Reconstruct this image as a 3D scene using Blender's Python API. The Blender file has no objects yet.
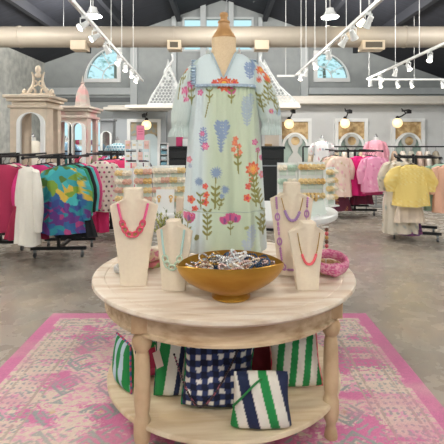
import bpy, bmesh, math, random
import numpy as np
from mathutils import Vector, Matrix, noise
random.seed(7)
PI = math.pi
F, CX, HY, H = 432.0, 222.0, 140.0, 1.52
COL = bpy.context.scene.collection
sc = bpy.context.scene

def W(px, py, Y):
    return Vector(((px - CX) * Y / F, Y, H - (py - HY) * Y / F))
def X_(px, Y): return (px - CX) * Y / F
def Z_(py, Y): return H - (py - HY) * Y / F

def lin(c):
    if isinstance(c, str):
        c = c.lstrip('#'); c = [int(c[i:i+2], 16) / 255 for i in (0, 2, 4)]
    return [x / 12.92 if x <= .04045 else ((x + .055) / 1.055) ** 2.4 for x in c]
L = lambda h: np.array(lin(h))

# ---------------------------------------------------------------- materials
MATS = {}
def mat(name, color='#888888', rough=.6, metal=0, c2=None, nscale=6, stretch=(1, 1, 1), contrast=(.35, .65),
        bump=0, bscale=60, emit=0, ecol=None, alpha=None, trans=0, detail=6, attr=None, sheen=0, coat=0):
    if name in MATS: return MATS[name]
    m = bpy.data.materials.new(name); m.use_nodes = True
    nt = m.node_tree; p = nt.nodes['Principled BSDF']
    p.inputs['Roughness'].default_value = rough
    p.inputs['Metallic'].default_value = metal
    if trans: p.inputs['Transmission Weight'].default_value = trans
    if sheen: p.inputs['Sheen Weight'].default_value = sheen
    if coat: p.inputs['Coat Weight'].default_value = coat; p.inputs['Coat Roughness'].default_value = .12
    tc = nt.nodes.new('ShaderNodeTexCoord')
    if attr:
        a = nt.nodes.new('ShaderNodeAttribute'); a.attribute_name = attr
        nt.links.new(a.outputs['Color'], p.inputs['Base Color'])
    elif c2:
        mp = nt.nodes.new('ShaderNodeMapping'); mp.inputs['Scale'].default_value = stretch
        n = nt.nodes.new('ShaderNodeTexNoise'); n.inputs['Scale'].default_value = nscale; n.inputs['Detail'].default_value = detail
        r = nt.nodes.new('ShaderNodeValToRGB')
        r.color_ramp.elements[0].position = contrast[0]; r.color_ramp.elements[1].position = contrast[1]
        r.color_ramp.elements[0].color = lin(color) + [1]; r.color_ramp.elements[1].color = lin(c2) + [1]
        nt.links.new(tc.outputs['Object'], mp.inputs['Vector']); nt.links.new(mp.outputs[0], n.inputs['Vector'])
        nt.links.new(n.outputs[0], r.inputs[0]); nt.links.new(r.outputs[0], p.inputs['Base Color'])
    else:
        p.inputs['Base Color'].default_value = lin(color) + [1]
    if bump:
        n2 = nt.nodes.new('ShaderNodeTexNoise'); n2.inputs['Scale'].default_value = bscale; n2.inputs['Detail'].default_value = 3
        b = nt.nodes.new('ShaderNodeBump'); b.inputs['Strength'].default_value = bump; b.inputs['Distance'].default_value = .01
        nt.links.new(tc.outputs['Object'], n2.inputs['Vector']); nt.links.new(n2.outputs[0], b.inputs['Height'])
        nt.links.new(b.outputs[0], p.inputs['Normal'])
    if emit:
        p.inputs['Emission Color'].default_value = lin(ecol or color) + [1]
        p.inputs['Emission Strength'].default_value = emit
    MATS[name] = m
    return m

# ---------------------------------------------------------------- mesh builder
class MB:
    def __init__(s): s.v = []; s.f = []
    def add(s, vs, fs, M=None):
        o = len(s.v)
        if M is not None: vs = [M @ Vector(v) for v in vs]
        s.v += [tuple(v) for v in vs]; s.f += [tuple(i + o for i in f) for f in fs]
        return s
    def box(s, c, d, M=None):
        x, y, z = c; a, b, e = d[0]/2, d[1]/2, d[2]/2
        vs = [(x+i*a, y+j*b, z+k*e) for i in (-1, 1) for j in (-1, 1) for k in (-1, 1)]
        return s.add(vs, [(0,1,3,2),(4,6,7,5),(0,4,5,1),(2,3,7,6),(0,2,6,4),(1,5,7,3)], M)
    def bb(s, x0, x1, y0, y1, z0, z1, M=None):
        return s.box(((x0+x1)/2, (y0+y1)/2, (z0+z1)/2), (abs(x1-x0), abs(y1-y0), abs(z1-z0)), M)
    def loft(s, rings, closed=False, cap=True, M=None):
        n = len(rings[0]); vs = [p for r in rings for p in r]; fs = []
        m = len(rings)
        for i in range(m if closed else m-1):
            a, b = i*n, ((i+1) % m)*n
            for j in range(n):
                k = (j+1) % n
                fs.append((a+j, a+k, b+k, b+j))
        if cap and not closed:
            fs.append(tuple(range(n-1, -1, -1))); fs.append(tuple((m-1)*n + j for j in range(n)))
        return s.add(vs, fs, M)
    def lathe(s, prof, n=32, c=(0, 0, 0), M=None):
        rings = [[(c[0]+max(r, 1e-4)*math.cos(2*PI*j/n), c[1]+max(r, 1e-4)*math.sin(2*PI*j/n), c[2]+z) for j in range(n)] for r, z in prof]
        return s.loft(rings, M=M)
    def tube(s, pts, r=.01, n=8, closed=False, M=None, flat=1.0):
        pts = [Vector(p) for p in pts]; m = len(pts); rings = []
        up = Vector((0, 0, 1)); prev = None
        for i, p in enumerate(pts):
            if closed: t = pts[(i+1) % m] - pts[i-1]
            else: t = pts[min(i+1, m-1)] - pts[max(i-1, 0)]
            t.normalize()
            if prev is None:
                a = t.cross(up)
                if a.length < .05: a = t.cross(Vector((0, 1, 0)))
            else:
                a = prev - t * prev.dot(t)
            a.normalize(); prev = a; b = t.cross(a)
            rr = r[i] if isinstance(r, (list, tuple)) else r
            rings.append([p + a*rr*math.cos(2*PI*j/n) + b*rr*flat*math.sin(2*PI*j/n) for j in range(n)])
        return s.loft(rings, closed=closed, M=M)
    def sphere(s, c, r, nu=12, nv=8, M=None):
        if not isinstance(r, (tuple, list)): r = (r, r, r)
        rings = []
        for i in range(nv+1):
            t = PI*(i/nv); t = min(max(t, .02), PI-.02)
            rings.append([(c[0]+r[0]*math.sin(t)*math.cos(2*PI*j/nu), c[1]+r[1]*math.sin(t)*math.sin(2*PI*j/nu), c[2]-r[2]*math.cos(t)) for j in range(nu)])
        return s.loft(rings, M=M)
    def torus(s, R, r, n=20, k=8, sx=1, sy=1, M=None):
        return s.loft([[((R+r*math.cos(2*PI*j/k))*math.cos(2*PI*i/n)*sx, (R+r*math.cos(2*PI*j/k))*math.sin(2*PI*i/n)*sy, r*math.sin(2*PI*j/k)) for j in range(k)] for i in range(n)], closed=True, M=M)
    def build(s, name, m, parent=None, smooth=True, bevel=0, col=None, loc=None, solid=0, sub=0):
        me = bpy.data.meshes.new(name); me.from_pydata(s.v, [], s.f); me.update()
        bm = bmesh.new(); bm.from_mesh(me); bmesh.ops.recalc_face_normals(bm, faces=bm.faces); bm.to_mesh(me); bm.free()
        o = bpy.data.objects.new(name, me); COL.objects.link(o)
        me.materials.append(m)
        if smooth:
            me.polygons.foreach_set('use_smooth', [True]*len(me.polygons))
            try: me.set_sharp_from_angle(angle=math.radians(38))
            except Exception: pass
        if col is not None:
            P = np.array(s.v); c = np.clip(col(P), 0, 1)
            a = me.color_attributes.new('Col', 'FLOAT_COLOR', 'POINT')
            a.data.foreach_set('color', np.concatenate([c, np.ones((len(c), 1))], 1).astype(np.float32).ravel())
        if bevel:
            b = o.modifiers.new('bevel', 'BEVEL'); b.width = bevel; b.segments = 2; b.limit_method = 'ANGLE'; b.angle_limit = math.radians(40)
        if solid:
            b = o.modifiers.new('solid', 'SOLIDIFY'); b.thickness = solid; b.offset = 0
        if sub:
            b = o.modifiers.new('sub', 'SUBSURF'); b.levels = sub; b.render_levels = sub
        if parent: o.parent = parent
        if loc is not None: o.location = loc
        return o

def tag(o, label=None, cat=None, group=None, kind=None):
    if label: o['label'] = label
    if cat: o['category'] = cat
    if group: o['group'] = group
    if kind: o['kind'] = kind
    return o
def thing(name, label, cat, loc=(0, 0, 0), rotz=0, group=None):
    o = bpy.data.objects.new(name, None); COL.objects.link(o); o.empty_display_size = .05
    o.location = loc; o.rotation_euler = (0, 0, rotz)
    return tag(o, label, cat, group)
def copy_tree(o, parent=None):
    c = o.copy(); COL.objects.link(c)
    if parent: c.parent = parent
    for ch in list(o.children): copy_tree(ch, c)
    return c
def S(o): o['kind'] = 'structure'; return o

def plate(outline, holes, thick, M=None):
    """flat outline (2-D points) with holes, given a thickness along local z; returns (verts, faces)"""
    cu = bpy.data.curves.new('tmp', 'CURVE'); cu.dimensions = '2D'; cu.fill_mode = 'BOTH'; cu.extrude = thick/2
    for loop in [outline] + holes:
        sp = cu.splines.new('POLY'); sp.points.add(len(loop)-1)
        for p, q in zip(sp.points, loop): p.co = (q[0], q[1], 0, 1)
        sp.use_cyclic_u = True
    ob = bpy.data.objects.new('tmp', cu); COL.objects.link(ob)
    dg = bpy.context.evaluated_depsgraph_get(); me = bpy.data.meshes.new_from_object(ob.evaluated_get(dg))
    vs = [tuple(v.co) for v in me.vertices]; fs = [tuple(p.vertices) for p in me.polygons]
    bpy.data.objects.remove(ob); bpy.data.curves.remove(cu); bpy.data.meshes.remove(me)
    return vs, fs
# local (x, y) -> world (x, z), thickness along y
def UP(y, x=0, z=0): return Matrix.Translation((x, y, z)) @ Matrix.Rotation(PI/2, 4, 'X')
def arc(cx, cy, rx, ry, a0, a1, n=16):
    return [(cx+rx*math.cos(a0+(a1-a0)*i/n), cy+ry*math.sin(a0+(a1-a0)*i/n)) for i in range(n+1)]
def rect(x0, x1, y0, y1): return [(x0, y0), (x1, y0), (x1, y1), (x0, y1)]
def archp(x0, x1, y0, y1, n=14):   # arched opening, round top
    r = (x1-x0)/2
    return [(x0, y0), (x1, y0)] + arc((x0+x1)/2, y1-r, r, r, 0, PI, n)

# ---------------------------------------------------------------- camera, world, view
cam = bpy.data.cameras.new('camera'); co = bpy.data.objects.new('camera', cam); COL.objects.link(co)
co.location = (0, 0, H); co.rotation_euler = (PI/2, 0, 0)
cam.sensor_width = 36; cam.lens = 36*F/444; cam.shift_y = -82/444; cam.clip_start = .05
sc.camera = co
sc.view_settings.view_transform = 'Standard'; sc.view_settings.look = 'None'; sc.view_settings.gamma = 1
sc.view_settings.use_curve_mapping = False; sc.view_settings.exposure = 0.64
w = bpy.data.worlds.new('world'); sc.world = w; w.use_nodes = True
bg = w.node_tree.nodes['Background']; bg.inputs[0].default_value = lin('#b5dde6') + [1]; bg.inputs[1].default_value = .85

def area(loc, size, e, rot=(0, 0, 0), color=(1, .96, .9), name='lamp_light', parent=None):
    l = bpy.data.lights.new(name, 'AREA'); l.shape = 'DISK'; l.size = size; l.energy = e; l.color = color
    o = bpy.data.objects.new(name, l); COL.objects.link(o); o.location = loc; o.rotation_euler = rot
    if parent: o.parent = parent
    return o

def point(loc, r, e, color=(1, .96, .9), name='lamp_light', parent=None):
    l = bpy.data.lights.new(name, 'POINT'); l.shadow_soft_size = r; l.energy = e; l.color = color
    o = bpy.data.objects.new(name, l); COL.objects.link(o); o.location = loc
    if parent: o.parent = parent
    return o
# ---------------------------------------------------------------- base materials
m_wall = mat('wall_paint', '#999e9f', .85, c2='#a2a7a7', nscale=3, bump=.05)
m_wall2 = mat('wall_paint_light', '#b9bfc1', .8, c2='#c0c5c6', nscale=3)
m_trim = mat('white_trim', '#e6e8e8', .5)
m_dark = mat('dark_metal', '#1b1b1e', .45, metal=.3)
m_black = mat('black_laminate', '#17181a', .4)
m_white = mat('white_lacquer', '#eceeed', .35)
m_offw = mat('off_white_linen', '#eddcc5', .8, c2='#e9d7c0', nscale=60, bump=.15, bscale=400)
m_gold = mat('gold_metal', '#c79a4c', .3, metal=.9)
m_vc = mat('printed_fabric', rough=.85, attr='Col', bump=.12, bscale=160)
m_steel = mat('steel', '#9a9c9e', .35, metal=.8)
# ================================================================= SETTING
YB = 14.0
def zroof(x): return 6.05 - .354*abs(x)
XL, XR = -5.75, 7.6
# floor: polished concrete
def floor_mat():
    m = mat('polished_concrete', '#9c9084', .26); nt = m.node_tree; p = nt.nodes['Principled BSDF']
    tc = nt.nodes.new('ShaderNodeTexCoord')
    n1 = nt.nodes.new('ShaderNodeTexNoise'); n1.inputs['Scale'].default_value = .9; n1.inputs['Detail'].default_value = 10; n1.inputs['Roughness'].default_value = .65
    r = nt.nodes.new('ShaderNodeValToRGB'); e = r.color_ramp.elements
    e[0].position = .3; e[0].color = lin('#8f8a83')+[1]; e[1].position = .68; e[1].color = lin('#b0a290')+[1]
    k = e.new(.5); k.color = lin('#a0988c')+[1]
    nt.links.new(tc.outputs['Object'], n1.inputs['Vector']); nt.links.new(n1.outputs[0], r.inputs[0]); nt.links.new(r.outputs[0], p.inputs['Base Color'])
    n2 = nt.nodes.new('ShaderNodeTexNoise'); n2.inputs['Scale'].default_value = 5; n2.inputs['Detail'].default_value = 5
    mr = nt.nodes.new('ShaderNodeMapRange'); mr.inputs['To Min'].default_value = .16; mr.inputs['To Max'].default_value = .38
    nt.links.new(tc.outputs['Object'], n2.inputs['Vector']); nt.links.new(n2.outputs[0], mr.inputs[0]); nt.links.new(mr.outputs[0], p.inputs['Roughness'])
    return m
S(MB().bb(XL, XR, -5, YB, -.1, 0).build('floor', floor_mat(), smooth=False))

# ceiling: two dark sloping decks with purlins
m_ceil = mat('dark_roof_deck', '#23252c', .8, c2='#2b2e38', nscale=2, stretch=(1, 12, 1))
mb = MB()
th = math.atan(.354)
for x0, x1 in ((XL-.2, 0), (0, XR+.2)):
    z0, z1 = zroof(x0), zroof(x1)
    mb.add([(x0, -5, z0), (x1, -5, z1), (x1, YB+.2, z1), (x0, YB+.2, z0), (x0, -5, z0+.15), (x1, -5, z1+.15), (x1, YB+.2, z1+.15), (x0, YB+.2, z0+.15)],
           [(0,1,2,3),(4,7,6,5),(0,4,5,1),(1,5,6,2),(2,6,7,3),(3,7,4,0)])
S(mb.build('ceiling', m_ceil, smooth=False))
for i, x in enumerate((-4.3, -2.9, -1.4, 1.4, 2.9, 4.3)):
    S(MB().bb(x-.06, x+.06, -5, YB, zroof(x)-.2, zroof(x)+.02).build('trim_%d' % (i+1), mat('beam', '#2a2c33', .7), smooth=False))

# back wall with openings
def px(x): return X_(x, YB)
def pz(y): return Z_(y, YB)
out = [(XL, 0), (XR, 0), (XR, zroof(XR)), (0, zroof(0)), (XL, zroof(XL))]
def qarch(xc, xe, yb, yt):   # quarter arch in px units; vertical edge at xc
    a, b = px(xc), pz(yb); rx = px(xe)-a; rz = pz(yt)-b
    return [(a, b)] + [(a+rx*math.cos(t*PI/2/16), b+rz*math.sin(t*PI/2/16)) for t in range(17)]
q1 = qarch(118, 86.5, 79.5, 48); q2 = qarch(316.5, 347.5, 79, 53)
hi = [rect(px(a), px(b), pz(50.5), pz(19)) for a, b in ((184, 202), (206, 229), (233, 252))]
low = [rect(px(63), px(101), pz(157), pz(122))]
S(MB().add(*plate(out, [q1, q2] + hi + low, .16), M=UP(YB+.08)).build('wall_back', m_wall, smooth=False))
wl = S(MB().bb(XL-.16, XL, -5, YB, 0, zroof(XL)+.1).build('wall_left', mat('stone_wall', '#9a9c98', .9, c2='#b9bab4', nscale=5, bump=.5, bscale=8), smooth=False))
S(MB().bb(XR, XR+.16, -5, YB, 0, zroof(XR)+.1).build('wall_right', m_wall, smooth=False))
fo = [(XL, 0), (XR, 0), (XR, zroof(XR)), (0, zroof(0)), (XL, zroof(XL))]
S(MB().add(*plate(fo, [rect(-4.5, -1, .4, 3.2), rect(1, 5.5, .4, 3.2)], .16), M=UP(-5)).build('wall_front', m_wall2, smooth=False))
# window frames
def frame_plate(outer, inner, y, t, name, m=m_trim):
    return MB().add(*plate(outer, [inner], t), M=UP(y)).build(name, m, smooth=False)
def offs(loop, d):
    cx = sum(p[0] for p in loop)/len(loop); cy = sum(p[1] for p in loop)/len(loop)
    mx = max(abs(p[0]-cx) for p in loop); my = max(abs(p[1]-cy) for p in loop)
    return [(cx+(p[0]-cx)*(1+d/mx), cy+(p[1]-cy)*(1+d/my)) for p in loop]
glass = mat('window_glass', '#e8f6fa', .02, trans=1)
wn = 0
for q, full in ((q1, True), (q2, True)):
    wn += 1
    f = S(frame_plate(offs(q, .1), offs(q, -.02), YB-.03, .1, 'window_%d' % wn))
    cx, cy = q[0]; xe = q[1][0]; zt = q[-1][1]
    mb = MB(); rx = xe-cx; rz = zt-cy
    mb.tube([(cx+rx*.5*math.cos(t*PI/16), YB, cy+rz*.5*math.sin(t*PI/16)) for t in range(9)], .018, 4)
    for t in (.33, .66):
        mb.tube([(cx+rx*.5*math.cos(t*PI/2), YB, cy+rz*.5*math.sin(t*PI/2)), (cx+rx*math.cos(t*PI/2), YB, cy+rz*math.sin(t*PI/2))], .014, 4)
    mb.build('glazing_bar', m_trim, f)
for q in hi + low:
    wn += 1
    f = S(frame_plate(offs(q, .05), offs(q, -.02), YB-.03, .08, 'window_%d' % wn, m_wall2 if q in hi else m_trim))
# window shelf goods come later
# belts and pilasters on the gable wall
tn = 6
def trim(x0, x1, y0, y1, dep, m):
    global tn; tn += 1
    S(MB().bb(px(x0), px(x1), YB-dep, YB+.01, pz(y1), pz(y0)).build('trim_%d' % tn, m, smooth=False, bevel=.01))
trim(42, 131, 88, 95, .10, m_wall2); trim(308, 445, 88, 94.5, .10, m_wall2)
trim(42, 131, 97.5, 102, .03, mat('recess_grey', '#6d7173', .8)); trim(308, 415, 95.5, 99.5, .04, mat('tan_strip', '#a89c86', .8))
trim(131, 138, -5, 160, .14, m_wall2); trim(300, 307.5, -5, 160, .14, m_wall2)
trim(200.5, 206, 2, 160, .16, m_wall2); trim(228.5, 233.5, 2, 160, .16, m_wall2)
trim(172, 176.5, 15, 160, .12, m_wall2); trim(258, 262, 18, 160, .12, m_wall2)
trim(12, 45, 72, 78, .08, m_wall2)
# lower blocks standing forward of the gable wall, with ledges
YL = 12.9
def bx(x): return X_(x, YL)
def bz(y): return Z_(y, YL)
lowc = mat('lower_wall_paint', '#c6c8c9', .85, c2='#cccece', nscale=2)
S(MB().bb(bx(262), XR-.01, YL, YB-.17, 0, bz(104)).build('wall_back_right', lowc, smooth=False))
S(MB().bb(bx(113), bx(166), YL, YB-.17, 0, bz(112)).build('wall_back_left', mat('lower_wall_cool', '#b3bac0', .85), smooth=False))
S(MB().bb(bx(258), XR-.02, YL-.45, YL+.3, bz(105), bz(102)+.02).bb(bx(258), XR-.02, YL-.35, YL+.3, bz(102), bz(97)).build('trim_30', mat('ledge', '#d8d3ca', .6), smooth=False, bevel=.02))
S(MB().bb(bx(107), bx(168), YL-.45, YL+.3, bz(111), bz(108)).bb(bx(110), bx(168), YL-.3, YL+.3, bz(108), bz(106)).build('trim_31', mat('ledge', '#d8d3ca', .6), smooth=False, bevel=.02))
S(MB().bb(bx(166), bx(262), YL+.3, YL+.5, 0, bz(103)).build('wall_back_middle', lowc, smooth=False))

# ornate glazed white doors set along the back wall
m_amber = mat('amber_panel', '#a78658', .5, c2='#d4b98a', nscale=7, contrast=(.4, .6))
m_sage = mat('sage_glass', '#97aba2', .25, c2='#a9b9b2', nscale=5)
m_pblue = mat('pale_blue_paint', '#c3d4da', .5)
def hour_door(pc, n, blue=False):
    xc = bx(pc); zt = bz(118.5); hw = .49
    fr = S(MB().add(*plate(rect(xc-hw, xc+hw, 0.0, zt), [rect(xc-hw+.1, xc+hw-.1, 0.08, zt-.1)], .12), M=UP(YL-.05)).build('door_%d' % n, m_trim, smooth=False, bevel=.01))
    MB().bb(xc-hw+.1, xc+hw-.1, YL-.05, YL-.02, zt-.62, zt-.1).build('transom_panel', m_amber if not blue else mat('teal_shelf_panel', '#8c9c9c', .6, c2='#b49a72', nscale=9), fr, smooth=False)
    MB().bb(xc-hw+.1, xc+hw-.1, YL-.05, YL-.02, .08, zt-.62).build('lower_panel', m_sage, fr, smooth=False)
    # white arch with a round window above an hourglass body
    iw = hw-.1; za = zt-.42
    o = [(xc-iw, za-.32), (xc-iw+.05, za-.32)] + arc(xc, za-.3, iw-.07, .24, PI, 0, 18)[0:0]
    arch = [(xc-iw, za-.42)] + arc(xc, za-.42, iw, .42, PI, 0, 20) + [(xc+iw, za-.42)] + arc(xc, za-.42, iw-.07, .33, 0, PI, 20)
    MB().add(*plate(arch, [], .06), M=UP(YL-.09)).build('arch_moulding', m_white, fr, smooth=False)
    cz = za-.25
    ring = []
    for k in range(25):
        a = -.6*PI/2 + (PI*1.6)*k/24
        ring.append((xc+.2*math.cos(a)*1.0, cz+.2*math.sin(a)))
    body = [(xc+.07, cz-.34)] + [(xc+.2, cz-.52), (xc+.22, cz-.7), (xc+.24, .12), (xc-.24, .12), (xc-.22, cz-.7), (xc-.2, cz-.52), (xc-.07, cz-.34)]
    loop = [(xc+.10, cz-.18)] + arc(xc, cz, .21, .21, -.28*PI, 1.28*PI, 24) + [(xc-.06, cz-.34)] + body[-2:0:-1][0:0] + [(xc-.2, cz-.52), (xc-.23, cz-.75), (xc-.2, .12), (xc+.2, .12), (xc+.23, cz-.75), (xc+.2, cz-.52), (xc+.06, cz-.34)]
    MB().add(*plate(loop, [arc(xc, cz, .13, .13, 0, 2*PI*23/24, 23)], .07), M=UP(YL-.12)).build('round_tracery', mat('tracery', '#c3c4c0', .5), fr, smooth=False)
    MB().add(*plate(arc(xc, cz, .14, .14, 0, 2*PI*23/24, 23), [], .02), M=UP(YL-.10)).build('round_pane', m_amber, fr, smooth=False)
for i, pc in enumerate((294.5, 350.5, 407, 464)): hour_door(pc, i+1)
# left one: white frame, blue door leaf
xc = bx(144.5); zt = bz(119)
fr = S(MB().add(*plate(rect(xc-.5, xc+.5, 0, zt), [rect(xc-.4, xc+.4, .05, zt-.1)], .12), M=UP(YL-.05)).build('door_5', m_trim, smooth=False, bevel=.01))
MB().bb(xc-.4, xc+.4, YL-.04, YL-.01, zt-.5, zt-.1).build('transom_panel', mat('teal_shelf_panel', '#8c9c9c', .6, c2='#b49a72', nscale=9), fr, smooth=False)
MB().add(*plate([(xc-.05, .05), (xc+.4, .05), (xc+.4, zt-.62)] + arc(xc+.18, zt-.62, .22, .18, 0, PI, 12) + [(xc-.05, zt-.62)], [], .05), M=UP(YL-.09)).build('arched_leaf', m_pblue, fr, smooth=False)
# ================================================================= DUCT, LAMPS, TRACKS
YD = 9.0; zd = Z_(37, YD); rd = .215
m_duct = mat('duct_metal', '#a0978a', .55, metal=.1, c2='#aaa193', nscale=3, stretch=(.3, 1, 1))
d = thing('ventilation_duct', 'long round pale metal air duct crossing under the dark ceiling', 'duct', (0, YD, zd))
Rx = Matrix.Rotation(PI/2, 4, 'Y')
MB().lathe([(rd, -5.2), (rd, 5.6)], 40, M=Rx).build('pipe', m_duct, d)
for x in (-4.2, -2.6, -1.0, .6, 2.2, 3.8): MB().lathe([(rd+.012, -.02), (rd+.012, .02)], 40, M=Matrix.Translation((x, 0, 0)) @ Rx).build('joint_band', m_duct, d)
for a, b, grille in ((73, 90, 0), (167.5, 183, 1), (253, 269, 0), (358, 382, 1)):
    x0, x1 = X_(a, YD)+.02, X_(b, YD)-.02
    reg = MB().bb(x0, x1, -rd-.02, rd*.3, -rd-.09, -rd+.1).build('register', mat('register_metal', '#c3b39b', .5), d, bevel=.01, smooth=False)
    if grille:
        mg = MB().bb(x0+.06, x1-.06, -rd-.03, -rd-.02, -rd-.05, -rd+.06).build('grille', mat('grille', '#4d4638', .6), reg, smooth=False)
for x in (-3.3, .1, 3.1):
    MB().tube([(x, 0, rd), (x, 0, zroof(x)-zd+.02)], .008, 6).build('hanger_rod', m_steel, d)

m_lens = mat('lit_lens', '#fffaf0', .3, emit=9, ecol='#fff4e0')
def track(name, label, p0, p1, heads, rods, parent=None):
    """p0,p1 world ends; heads: list of (t, yaw, pitch)"""
    p0, p1 = Vector(p0), Vector(p1)
    t = thing(name, label, 'track light', p0)
    dv = p1-p0; dn = dv.normalized(); ang = math.atan2(dn.y, dn.x); M = Matrix.Rotation(ang, 4, 'Z')
    MB().bb(0, dv.length, -.018, .018, -.02, .02, M=M).build('rail', m_white, t, smooth=False)
    for r in rods:
        q = dv*r; wz = zroof((p0+q).x)-p0.z
        MB().tube([q+Vector((0, 0, 0)), q+Vector((0, 0, wz+.02))], .005, 5).build('suspension_wire', m_white, t)
    for r, yaw, pitch in heads:
        q = dv*r
        h = MB(); K = .66
        h.box((q.x, q.y, -.03), (.04, .04, .04))
        R = Matrix.Translation(q+Vector((0, 0, -.125))) @ Matrix.Rotation(yaw, 4, 'Z') @ Matrix.Rotation(pitch, 4, 'X') @ Matrix.Scale(K, 4)
        h.tube([q+Vector((-.037, 0, -.045)), q+Vector((-.037, 0, -.125))], .006, 4).tube([q+Vector((.037, 0, -.045)), q+Vector((.037, 0, -.125))], .006, 4)
        h.box((q.x, q.y, -.047), (.08, .02, .012))
        h.lathe([(.035, .10), (.045, .09), (.045, .02), (.07, -.08), (.075, -.1), (.062, -.1), (.05, -.07)], 18, M=R)
        ho = h.build('lamp_head', m_white, t)
        MB().lathe([(.0, -.075), (.058, -.088)], 16, M=R).build('lens', m_lens, ho)
    return t
zt_ = 2.92
def onl(pxl, pyl): # point on track plane at height zt_
    Y = F*(zt_-H)/(HY-pyl); return Vector(((pxl-CX)*Y/F, Y, zt_))
a, b = onl(66, -6), onl(143, 81)
ys = lambda y: ((F*(zt_-H)/(HY-y))-a.y)/(b.y-a.y)
track('track_light', 'white track light with seven spot heads running towards the left arched window', a, b,
      [(ys(14), 2.4, .9), (ys(27), 2.2, 1.0), (ys(40), -.6, .7), (ys(54), 2.6, .8), (ys(61), .2, -.6), (ys(68), .4, -.6), (ys(74), 2.4, .6)],
      [.05, ys(22), ys(45), ys(57), ys(70)])
a, b = onl(382, -2), onl(296, 75)
track('track_light', 'white track light with spot heads running towards the right arched window', a, b,
      [(ys(10), .5, .7), (ys(24), 2.4, -.8), (ys(32), .6, .8), (ys(46), -.5, .6), (ys(58), .2, -.6), (ys(66), .3, .6), (ys(71), -.4, -.5)],
      [.04, ys(30), ys(48), ys(58), ys(66), .88])
c = onl(296, 75.5)
track('track_light', 'short bare white track joining the far end of the middle lighting track', c+Vector((-.02, .06, 0)), Vector((X_(277, c.y+.06), c.y+.06, zt_)), [], [.5])
a, b = onl(452, 40), onl(367, 79)
track('track_light', 'white track light slanting in from the right edge of the photo', a, b,
      [(ys(50), 2.4, .7), (ys(60), .3, -.6), (ys(66), .2, .5), (ys(73), .4, -.6), (ys(77.5), -.3, .4)], [ys(55), ys(66), .96])
track('track_light', 'white cross track at the right, level with the photo, carrying three spots', b+Vector((.03, .07, 0)), b+Vector((2.2, .07, 0)),
      [(.14, .2, -.4), (.32, .3, -.5), (.47, .2, -.5), (.8, .2, -.5)], [.5, .95])

def highbay(x, y, z, e, lab, s=.28):
    t = thing('pendant_lamp', lab, 'ceiling lamp', (x, y, z))
    MB().lathe([(.05, .2), (.08, .19), (.1, .12), (s*.8, .03), (s, 0), (s-.01, -.01), (s*.9, -.005)], 28).build('lamp_shade', m_white, t)
    MB().lathe([(0, -.012), (s*.85, -.012)], 24).build('diffuser', mat('lit_diffuser', '#ffffff', emit=6, ecol='#fff6e8'), t)
    MB().tube([(0, 0, .18), (0, 0, zroof(x)-z+.02)], .008, 6).build('cord', m_white, t)
    point((0, 0, -.26), .24, e, parent=t, color=(1, .965, .915))
E = 200
highbay(X_(330, 9.6), 9.6, Z_(17, 9.6), E, 'white round ceiling lamp above the duct, right of the mannequin', .2)
highbay(X_(93, 9.6), 9.6, Z_(16, 9.6), E, 'white round ceiling lamp above the duct, left of the mannequin', .2)
for y, xs_, e, row in ((7.0, (-4.3, 0.1, 4.9), 135, 'far'), (3.2, (-3.6, 3.9), 120, 'centre'), (-1.2, (-2.6, 0.1, 2.8), 112, 'near')):  # unseen lamp rows, added to brighten the room and back wall
    for x in xs_:
        s = 'middle' if abs(x) < 1 else 'left' if x < 0 else 'right'
        highbay(x, y, 4.3, e, 'white ceiling lamp added out of shot for light, %s of the %s row' % (s, row))
# bright bare globe up on the duct at the right
t = thing('globe_lamp', 'glowing bare round bulb in front of the air duct at the upper right', 'lamp', (X_(360.5, 8.4), 8.4, Z_(22.5, 8.4)))
MB().sphere((0, 0, 0), .085, 20, 12).build('bulb', mat('bright_bulb', '#fff2d8', emit=10, ecol='#ffe9c0'), t)
MB().tube([(0, 0, .07), (0, 0, zroof(t.location.x)-t.location.z+.02)], .012, 6).build('cord', m_white, t)

# sconces with amber globes below the ledge
m_globe = mat('glowing_globe', '#ffe9c4', .4, emit=.75, ecol='#ffd79a')
for i, (sx, sy, lx, lab) in enumerate(((289, 124, 293.5, 'in front of the glazed door just right of the dress'), (345, 123.5, 350, 'in front of the second glazed door from the dress'), (397.5, 123, 409, 'above the yellow top at the right'), (146.5, 125, 144, 'in front of the blue arched door at the left'))):
    Y = 12.1; c = W(sx, sy, Y); j = W(lx, 111 if i < 3 else 115, Y)
    t = thing('wall_lamp', 'amber globe lamp '+lab, 'wall lamp', c, group='globe lamps along the back wall')
    MB().sphere((0, 0, 0), .135, 20, 14).build('globe', m_globe, t)
    q = j-c
    MB().tube([(0, 0, .15), (q.x*.5, .1, .2+.0), (q.x, .2, q.z-.05), (q.x, YL-.3-Y+.0, q.z+.10)], .018, 6).lathe([(.05, 0), (.05, .04), (.02, .07)], 12, (0, 0, .13)).box((q.x, .0, q.z-.02), (.1, .1, .1)).box((q.x, .22, q.z+.03), (.04, .45, .04)).build('arm', m_dark, t)

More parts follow.
